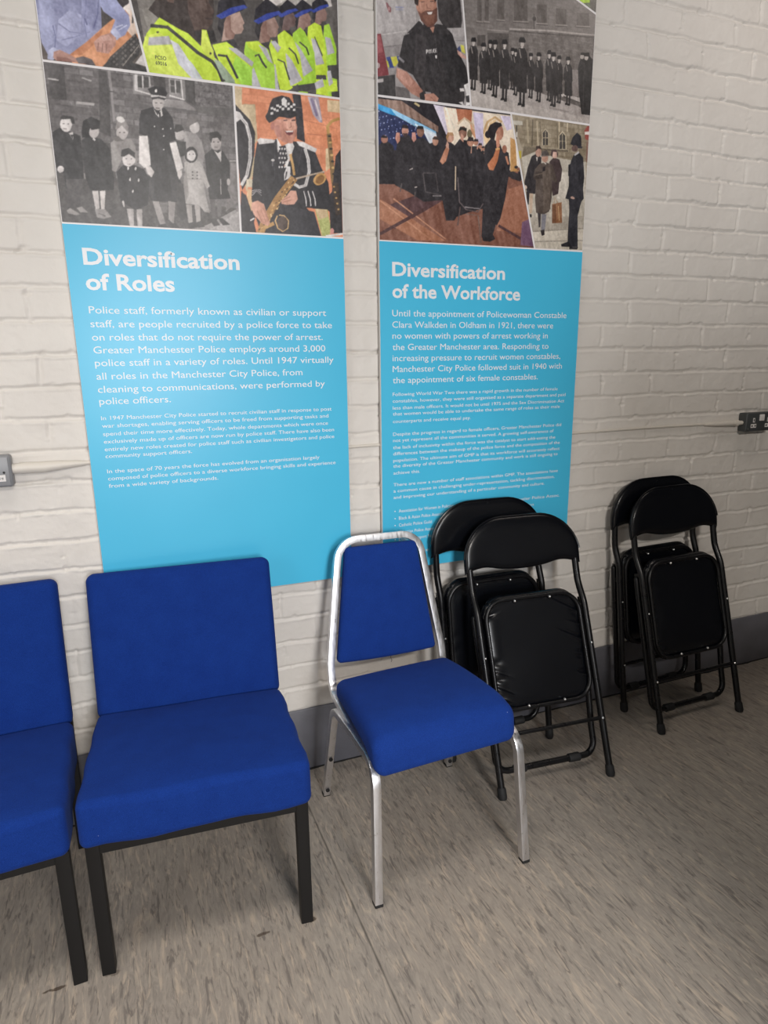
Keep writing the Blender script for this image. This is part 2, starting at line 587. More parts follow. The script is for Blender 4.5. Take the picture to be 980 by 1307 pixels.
t = empty('wall_socket', (-.372, 0, 1.110), label='pale grey metal socket box with white label at the left edge by the blue chair', category='socket')
bm = bmesh.new(); box(bm, (-.086, -.040, -.042), (.086, -.001, .042), .008, 3); obj('back_box', bm, M_BOXL, t)
bm = bmesh.new(); box(bm, (-.080, -.0425, -.037), (.080, -.0395, .037), .0014, 2); obj('face_plate', bm, M_BOXL, t)
bm = bmesh.new(); box(bm, (.020, -.0434, -.026), (.070, -.0424, -.009), 0); o = obj('label_plate', bm, M_PLATE, t, smooth=False)
bm = bmesh.new()
box(bm, (.0555, -.0437, -.021), (.0575, -.0434, -.014)); box(bm, (.0510, -.0437, -.0155), (.0550, -.0434, -.014)); box(bm, (.0510, -.0437, -.021), (.0550, -.0434, -.0195)); box(bm, (.0510, -.0437, -.0183), (.0550, -.0434, -.0168))
box(bm, (.0600, -.0437, -.0175), (.0650, -.0434, -.016)); box(bm, (.0600, -.0437, -.0208), (.0650, -.0434, -.0195))
obj('label_marking', bm, M_SLOT, o, smooth=False)
for s in (-1, 1):
    bm = bmesh.new()
    square_slot(bm, (s * .040 - .02, -.0425, .016), .010, .017, .0010); square_slot(bm, (s * .040 - .02, -.0425, -.002), .030, .010, .0010)
    obj('socket_outlet', bm, M_PLATE, t, smooth=False) if s < 0 else bm.free()
bm = bmesh.new(); disc(bm, (.068, -.0425, -.003), (0, -1, 0), .003, .0012, 10); obj('screw', bm, M_SLOT, t)

t = empty('cable_conduit', (1.03, 0, 1.11), label='thin cream painted cable running along the brick wall between the sockets', category='cable')
bm = bmesh.new()
pts = [(-1.315 + i * (2.645 / 80), -.0035, .004 * math.sin(i * .21) * .35 - .002 * i / 80 + .003) for i in range(81)]
tube(bm, pts, .0050, 8); obj('cable', bm, M_PAINTC, t)
bm = bmesh.new()
tube(bm, [(-1.318, -.018, .003), (-1.298, -.018, .003), (-1.297, -.016, .003), (-1.24, -.014, .002), (-1.20, -.011, .004), (-1.15, -.008, .005), (-1.125, -.005, .005)], .014, 12,
     radii=[.0135, .0135, .0155, .0150, .0125, .008, .0052]); obj('cable_gland', bm, M_PAINTC, t)
bm = bmesh.new()
tube(bm, [(1.331, -.018, 0), (1.312, -.018, 0), (1.311, -.017, 0), (1.30, -.017, 0), (1.299, -.015, 0), (1.255, -.013, .001), (1.20, -.010, .001), (1.14, -.0055, .001)], .011, 12,
     radii=[.0085, .0085, .0125, .0125, .0105, .0115, .0095, .0052]); obj('cable_gland', bm, M_PAINTC, t)

TXT_H1 = [
    ('Diversification', -0.0555, 0.347, 1.6265),
    ('of Roles', -0.0555, 0.167, 1.5652),
]
TXT_I1 = [
    ('Police staff, formerly known as civilian or support', -0.0555, 0.596, 1.5058),
    ('staff, are people recruited by a police force to take', -0.0555, 0.613, 1.4713),
    ('on roles that do not require the power of arrest.', -0.0555, 0.583, 1.4374),
    ('Greater Manchester Police employs around 3,000', -0.0555, 0.59, 1.4045),
    ('police staff in a variety of roles. Until 1947 virtually', -0.0555, 0.615, 1.3715),
    ('all roles in the Manchester City Police, from', -0.0555, 0.516, 1.3367),
    ('cleaning to communications, were performed by', -0.0555, 0.585, 1.3023),
    ('police officers.', -0.0555, 0.131, 1.271),
]
TXT_B1 = [
    ('In 1947 Manchester City Police started to recruit civilian staff in response to post', -0.0555, 0.604, 1.2294),
    ('war shortages, enabling serving officers to be freed from supporting tasks and', -0.0555, 0.593, 1.2087),
    ('spend their time more effectively. Today, whole departments which were once', -0.0555, 0.591, 1.1868),
    ('exclusively made up of officers are now run by police staff. There have also been', -0.0555, 0.61, 1.166),
    ('entirely new roles created for police staff such as civilian investigators and police', -0.0555, 0.61, 1.1451),
    ('community support officers.', -0.0555, 0.177, 1.1259),
    ('In the space of 70 years the force has evolved from an organisation largely', -0.0555, 0.56, 1.0839),
    ('composed of police officers to a diverse workforce bringing skills and experience', -0.0555, 0.612, 1.0638),
    ('from a wide variety of backgrounds.', -0.0555, 0.246, 1.0431),
]
TXT_H2 = [
    ('Diversification', 0.811, 1.211, 1.6248),
    ('of the Workforce', 0.811, 1.272, 1.5621),
]
TXT_I2 = [
    ('Until the appointment of Policewoman Constable', 0.81, 1.462, 1.5071),
    ('Clara Walkden in Oldham in 1921, there were', 0.81, 1.409, 1.4733),
    ('no women with powers of arrest working in', 0.81, 1.389, 1.4404),
    ('the Greater Manchester area. Responding to', 0.81, 1.394, 1.4064),
    ('increasing pressure to recruit women constables,', 0.81, 1.445, 1.3728),
    ('Manchester City Police followed suit in 1940 with', 0.81, 1.454, 1.3395),
    ('the appointment of six female constables.', 0.81, 1.356, 1.3053),
]
TXT_B2 = [
    ('Following World War Two there was a rapid growth in the number of female', 0.8095, 1.441, 1.2659),
    ('constables, however, they were still organised as a separate department and paid', 0.8095, 1.476, 1.2451),
    ('less than male officers. It would not be until 1975 and the Sex Discrimination Act', 0.8095, 1.472, 1.2235),
    ('that women would be able to undertake the same range of roles as their male', 0.8095, 1.454, 1.2047),
    ('counterparts and receive equal pay.', 0.8095, 1.094, 1.1811),
    ('Despite the progress in regard to female officers, Greater Manchester Police did', 0.8095, 1.464, 1.1402),
    ('not yet represent all the communities it served. A growing self-awareness of', 0.8095, 1.433, 1.1202),
    ('the lack of inclusivity within the force was the catalyst to start addressing the', 0.8095, 1.441, 1.0977),
    ('differences between the makeup of the police force and the composition of the', 0.8095, 1.462, 1.0775),
    ('population. The ultimate aim of GMP is that its workforce will accurately reflect', 0.8095, 1.463, 1.0558),
    ('the diversity of the Greater Manchester community and work is still ongoing to', 0.8095, 1.455, 1.0372),
    ('achieve this.', 0.8095, 0.906, 1.0146),
    ('There are now a number of staff associations within GMP. The associations have', 0.8095, 1.46, 0.9759),
    ('a common cause in challenging under-representation, tackling discrimination,', 0.8095, 1.447, 0.9552),
    ('and improving our understanding of a particular community and culture.', 0.8095, 1.404, 0.9338),
]
TXT_BUL = [
    ('•', 0.812, 0.8165, 0.8865),
    ('Association for Women in Policing', 0.828, None, 0.8865),
    ('•', 0.812, 0.8165, 0.8619),
    ('Black & Asian Police Association', 0.828, None, 0.8619),
    ('•', 0.812, 0.8165, 0.8385),
    ('Catholic Police Guild', 0.828, None, 0.8385),
    ('•', 0.812, 0.8165, 0.8141),
    ('Christian Police Association', 0.828, None, 0.8141),
    ('•', 0.812, 0.8165, 0.7895),
    ('Disability Support Network', 0.828, None, 0.7895),
    ('•', 0.812, 0.8165, 0.7657),
    ('Pride Network', 0.828, None, 0.7657),
    ('•', 0.812, 0.8165, 0.7418),
    ('Sikh Police Association', 0.828, 1.07, 0.7418),
    ('•', 1.128, 1.1325, 0.8842),
    ('Gypsy Roma Traveler Police Assoc.', 1.144, 1.474, 0.8842),
    ('•', 1.128, 1.1325, 0.8601),
    ('Jewish Police Association', 1.144, 1.362, 0.8601),
]

# printed pictures: colour (or grain) and outline in millimetres on the board
ART = {}
ART['desk'] = ('5c5450', """e6dcd6:98,2219 131,2242 133,2182 101,2170
4a4546:58,2363 113,2373 106,2224 67,2179 38,2161
3d393b:84,2231 121,2258 114,2228 98,2217
d3926b:-35,2098 67,2184 105,2213 129,2185 130,2152 98,2141 37,2082 -28,2079
c07f5c:-35,2098 50,2166 36,2139 -6,2102
dcc5b6:117,2215 131,2224 132,2174 119,2154 104,2170
8f92b4:-107,2339 53,2369 51,2247 46,2166 8,2132 -33,2100 -64,2087 -81,2092 -93,2118 -95,2183
a4a8ca:-85,2238 -54,2257 -58,2168 -59,2123 -83,2109 -93,2142
a5a8c9:-50,2169 -22,2194 3,2187 -5,2144 -38,2115 -59,2126
9194b8:10,2247 45,2256 39,2168 10,2143 2,2177
6f7299:-65,2156 -61,2133 -66,2108 -64,2108 -59,2133 -62,2157
7d80a6:21,2289 15,2213 6,2170 9,2142 11,2143 8,2171 17,2214 23,2290
5f6288:8,2181 12,2167 15,2169 11,2182
7a7da3:-52,2161 -27,2147 -1,2147 -1,2149 -27,2149 -50,2163
7a7da3:-48,2127 -17,2138 19,2154 18,2155 -17,2140 -48,2129
6a6d94:48,2246 38,2193 25,2163 29,2163 41,2193 51,2246
9a9fc6:51,2247 74,2250 91,2225 112,2203 113,2182 99,2159 75,2145 64,2158 79,2188 54,2202 46,2218
b9bcd9:65,2163 77,2172 89,2156 79,2145
c9cce2:78,2171 96,2179 95,2181 77,2173
c9cce2:85,2167 106,2180 105,2182 84,2168
b4b8d4:-80,2102 -68,2111 -56,2106 -67,2088 -72,2082 -84,2084
a67d72:-68,2101 -54,2107 -36,2101 -18,2093 -19,2085 -64,2083 -71,2088
8a6259:-63,2092 -39,2092 -20,2085 -64,2082
b98c80:24,2134 41,2149 65,2159 77,2150 74,2134 56,2113 29,2114
8a6259:34,2134 31,2117 32,2117 36,2134
8a6259:44,2134 40,2115 42,2115 46,2134
8a6259:53,2134 49,2114 51,2115 55,2134
cda398:42,2146 60,2155 69,2144 47,2139
5b5456:-21,2094 -3,2100 16,2096 24,2083 -16,2083
3a3838:41,2083 59,2107 124,2166 135,2142 127,2119 92,2085
4a4747:56,2102 61,2106 64,2103 59,2099
65605e:63,2097 67,2101 71,2098 66,2094
65605e:69,2092 74,2096 77,2093 72,2089
4a4747:76,2087 80,2091 84,2088 79,2084
65605e:64,2109 68,2113 71,2110 67,2106
65605e:70,2104 75,2108 78,2105 73,2101
4a4747:77,2099 81,2103 85,2100 80,2096
65605e:83,2094 88,2098 91,2095 86,2091
65605e:71,2116 76,2120 79,2117 74,2113
4a4747:77,2111 82,2115 85,2112 81,2108
65605e:84,2106 89,2111 92,2107 87,2103
65605e:91,2101 95,2106 98,2102 94,2098
4a4747:78,2123 83,2127 86,2124 81,2120
65605e:85,2118 90,2123 93,2119 88,2115
65605e:91,2113 96,2118 99,2114 95,2110
4a4747:98,2108 103,2113 106,2110 101,2105
65605e:86,2130 90,2135 94,2131 89,2127
65605e:92,2125 97,2130 100,2127 95,2122
4a4747:99,2121 103,2125 107,2122 102,2117
65605e:105,2116 110,2120 113,2117 109,2112
65605e:93,2137 98,2142 101,2139 96,2134
4a4747:100,2133 104,2137 107,2134 103,2129
65605e:106,2128 111,2132 114,2129 109,2124
65605e:113,2123 117,2127 121,2124 116,2120
4a4747:100,2145 105,2149 108,2146 104,2141
65605e:107,2140 112,2144 115,2141 110,2137
65605e:113,2135 118,2139 121,2136 117,2132
4a4747:120,2130 125,2134 128,2131 123,2127
65605e:108,2152 112,2156 116,2153 111,2149
65605e:114,2147 119,2151 122,2148 118,2144
4a4747:121,2142 126,2146 129,2143 124,2139
65605e:128,2137 132,2141 136,2138 131,2134
65605e:115,2159 120,2163 123,2160 118,2156
4a4747:122,2154 126,2158 130,2155 125,2151
65605e:128,2149 133,2153 136,2150 132,2146
65605e:135,2144 140,2149 143,2145 138,2141
a39a92:87,2090 132,2143 131,2144 86,2091
8d857f:41,2082 86,2083 86,2085 41,2083
dcd6d4:126,2112 140,2128 145,2096 117,2101
3b3a3b:106,2102 145,2094 146,2083 92,2085
4a4748:122,2216 117,2187 121,2187 125,2216
n7,4:-84,2353 177,2402 147,2081 -123,2048""")
ART['parade'] = ('4f4b4a', """6f6a68:119,2384 673,2485 668,2321 104,2234
7d7874:119,2384 224,2403 232,2233 190,2186 146,2127
8a857f:143,2220 187,2237 203,2212 187,2161 166,2141
5a5553:613,2298 668,2321 663,2150 637,2204
a8a29e:439,2307 596,2332 631,2301 550,2288 455,2277
d5cdca:464,2293 525,2306 480,2276
d5cdca:551,2307 578,2315 564,2298
c9c1be:604,2315 636,2320 640,2302 622,2296
2f2c2f:585,2283 589,2304 614,2312 621,2299 618,2292 618,2272 607,2258 590,2253 582,2266
8d6f68:597,2285 619,2294 623,2287 626,2280 623,2277 624,2272 620,2265 610,2262 605,2251 587,2249 592,2268 593,2276
383538:585,2248 607,2256 617,2245 579,2237
26242b:581,2284 584,2301 605,2320 627,2310 631,2302 621,2295
33439a:580,2282 604,2297 626,2305 632,2301 619,2295 588,2279
2f2c2f:536,2265 541,2288 568,2296 575,2282 572,2275 571,2253 560,2238 541,2233 532,2247
93746c:549,2267 572,2277 577,2269 580,2262 577,2258 578,2252 574,2245 563,2242 557,2230 538,2228 543,2248 545,2258
383538:536,2227 560,2235 570,2223 530,2216
26242b:532,2267 535,2285 557,2306 581,2294 586,2286 575,2277
33439a:531,2264 556,2280 581,2288 587,2285 572,2278 540,2261
2f2c2f:494,2259 499,2281 526,2290 533,2276 530,2269 529,2246 518,2232 499,2227 491,2241
6f5a58:507,2261 530,2271 534,2263 538,2255 535,2252 536,2246 531,2239 521,2236 515,2225 496,2222 501,2242 503,2251
383538:494,2222 518,2229 528,2217 488,2210
26242b:490,2261 494,2278 516,2299 539,2287 544,2279 533,2271
33439a:489,2258 514,2274 538,2282 545,2278 530,2272 498,2255
2f2c2f:430,2237 437,2268 473,2280 483,2260 479,2250 477,2219 462,2198 436,2191 424,2211
9b7e74:448,2239 479,2253 485,2242 490,2232 486,2226 487,2219 481,2208 466,2205 458,2188 432,2185 439,2213 442,2226
8b6a60:448,2239 457,2241 457,2213 466,2205 458,2188 443,2195 440,2223
383538:428,2184 462,2195 475,2178 420,2167
26242b:424,2239 429,2264 460,2293 491,2277 498,2265 483,2254
33439a:422,2236 458,2258 491,2269 500,2264 479,2255 435,2231
2f2c2f:333,2234 341,2269 381,2281 391,2259 387,2249 385,2214 367,2191 339,2184 327,2206
b4978c:353,2237 387,2252 393,2239 398,2228 394,2223 395,2214 388,2203 372,2199 363,2181 335,2177 343,2208 346,2222
8b6a60:353,2237 363,2238 362,2208 372,2199 363,2181 347,2189 344,2219
383538:331,2176 367,2188 382,2169 322,2158
26242b:328,2236 333,2264 366,2296 400,2278 407,2265 391,2253
33439a:325,2233 364,2257 400,2269 409,2264 387,2254 339,2228
3e3634:119,2384 317,2420 320,2288 322,2240 314,2207 321,2176 275,2169 242,2165 198,2197 159,2222 197,2269
54443f:255,2359 310,2369 309,2259 322,2243 315,2232 316,2218 301,2200 268,2193 256,2230
61504a:283,2272 302,2265 304,2244 288,2235
6b5750:204,2263 226,2270 222,2245 207,2246
33292a:298,2223 315,2223 315,2226 299,2225
2e2b2c:268,2190 317,2200 323,2175 298,2166 274,2169
n9,9:119,2384 673,2485 665,2208 94,2131
a8d63e:616,2254 630,2260 649,2206 649,2074 614,2070 609,2200
b9b7bd:617,2228 633,2226 644,2193 623,2185
3f3f3d:622,2160 654,2166 653,2129 625,2133
c6e23c:616,2124 648,2126 650,2101 619,2096
3b3a3a:631,2097 655,2102 654,2082 633,2083
b9b7bd:619,2146 631,2149 637,2119 625,2110
c6e23c:570,2244 589,2257 607,2252 618,2201 621,2133 583,2097 564,2194
b9b7bd:578,2219 592,2217 613,2163 589,2156
4f5548:586,2223 607,2180 610,2182 589,2224
3c3b3a:589,2133 617,2136 618,2125 588,2123
a8d63e:527,2223 548,2240 561,2231 586,2186 588,2106 537,2100 523,2177
b9b7bd:531,2205 546,2192 580,2143 552,2124 541,2180
43493c:543,2204 562,2193 568,2177 572,2179 566,2195 546,2207
c6e23c:485,2213 504,2227 525,2215 545,2173 552,2117 514,2089 487,2165
b9b7bd:505,2175 522,2159 549,2116 515,2097 508,2130
414639:513,2186 530,2174 538,2152 542,2154 534,2176 516,2189
3b3a3b:519,2098 583,2113 587,2098 532,2084
a8d63e:537,2088 564,2089 562,2083 537,2084
c6e23c:588,2121 611,2124 624,2086 587,2086
b9b7bd:583,2113 607,2127 611,2108 587,2098
c6e23c:460,2184 467,2200 501,2174 514,2089 487,2079 473,2137
b9b7bd:465,2196 478,2199 493,2185 483,2172
b9b7bd:455,2128 475,2145 483,2086 470,2084
3d4236:481,2155 498,2151 511,2111 515,2113 502,2153 483,2158
a8d63e:393,2164 398,2185 429,2192 458,2176 473,2137 472,2084 409,2085 395,2127
c6e23c:399,2186 433,2192 457,2172 431,2165 406,2173
b9b7bd:432,2184 453,2179 469,2144 456,2150
3d4236:422,2154 429,2159 438,2143 449,2131 453,2134 443,2146 433,2163 420,2158
b9b7bd:407,2116 416,2130 431,2091 435,2080 409,2086
c6e23c:311,2167 348,2179 384,2159 412,2137 403,2084 371,2084 328,2126
b9b7bd:351,2166 372,2168 417,2141 412,2130 371,2154
a3d842:371,2150 412,2126 409,2086 380,2085 357,2119
c6e23c:131,2125 150,2170 184,2209 229,2191 252,2184 282,2160 287,2198 299,2198 315,2139 344,2117 379,2074 284,2077 126,2076
d4e65a:145,2162 181,2177 240,2140 268,2082 127,2087
d9ea5c:287,2196 300,2198 297,2188 314,2153 310,2134 289,2146 282,2160
b9b7bd:155,2162 204,2172 210,2154 151,2144
c9cad4:207,2164 226,2157 254,2117 276,2083 256,2081 222,2113
c9ced2:240,2133 258,2117 282,2084 262,2082
3a3a37:160,2184 200,2187 239,2162 270,2141 305,2126 319,2109 329,2083 338,2087 327,2113 311,2132 275,2148 245,2168 204,2194 162,2192
b9c94e:313,2131 339,2120 366,2083 368,2084 341,2121 315,2133
8fa08a:312,2135 328,2132 363,2094 366,2078 336,2085
323333:323,2143 344,2144 354,2125 369,2097 375,2100 360,2128 348,2149 324,2148
2c2b2b:327,2088 338,2087 339,2091 328,2092
3d3c30:181,2177 180,2176 179,2175 178,2174 176,2174 175,2174 174,2175 174,2176 174,2177 175,2177 177,2178 178,2178 180,2178 181,2177
3d3c30:308,2147 308,2146 307,2145 305,2144 304,2144 303,2144 302,2145 302,2146 303,2148 303,2149 305,2149 306,2150 307,2149 308,2148
dcec62:153,2142 206,2151 205,2119 149,2114""")
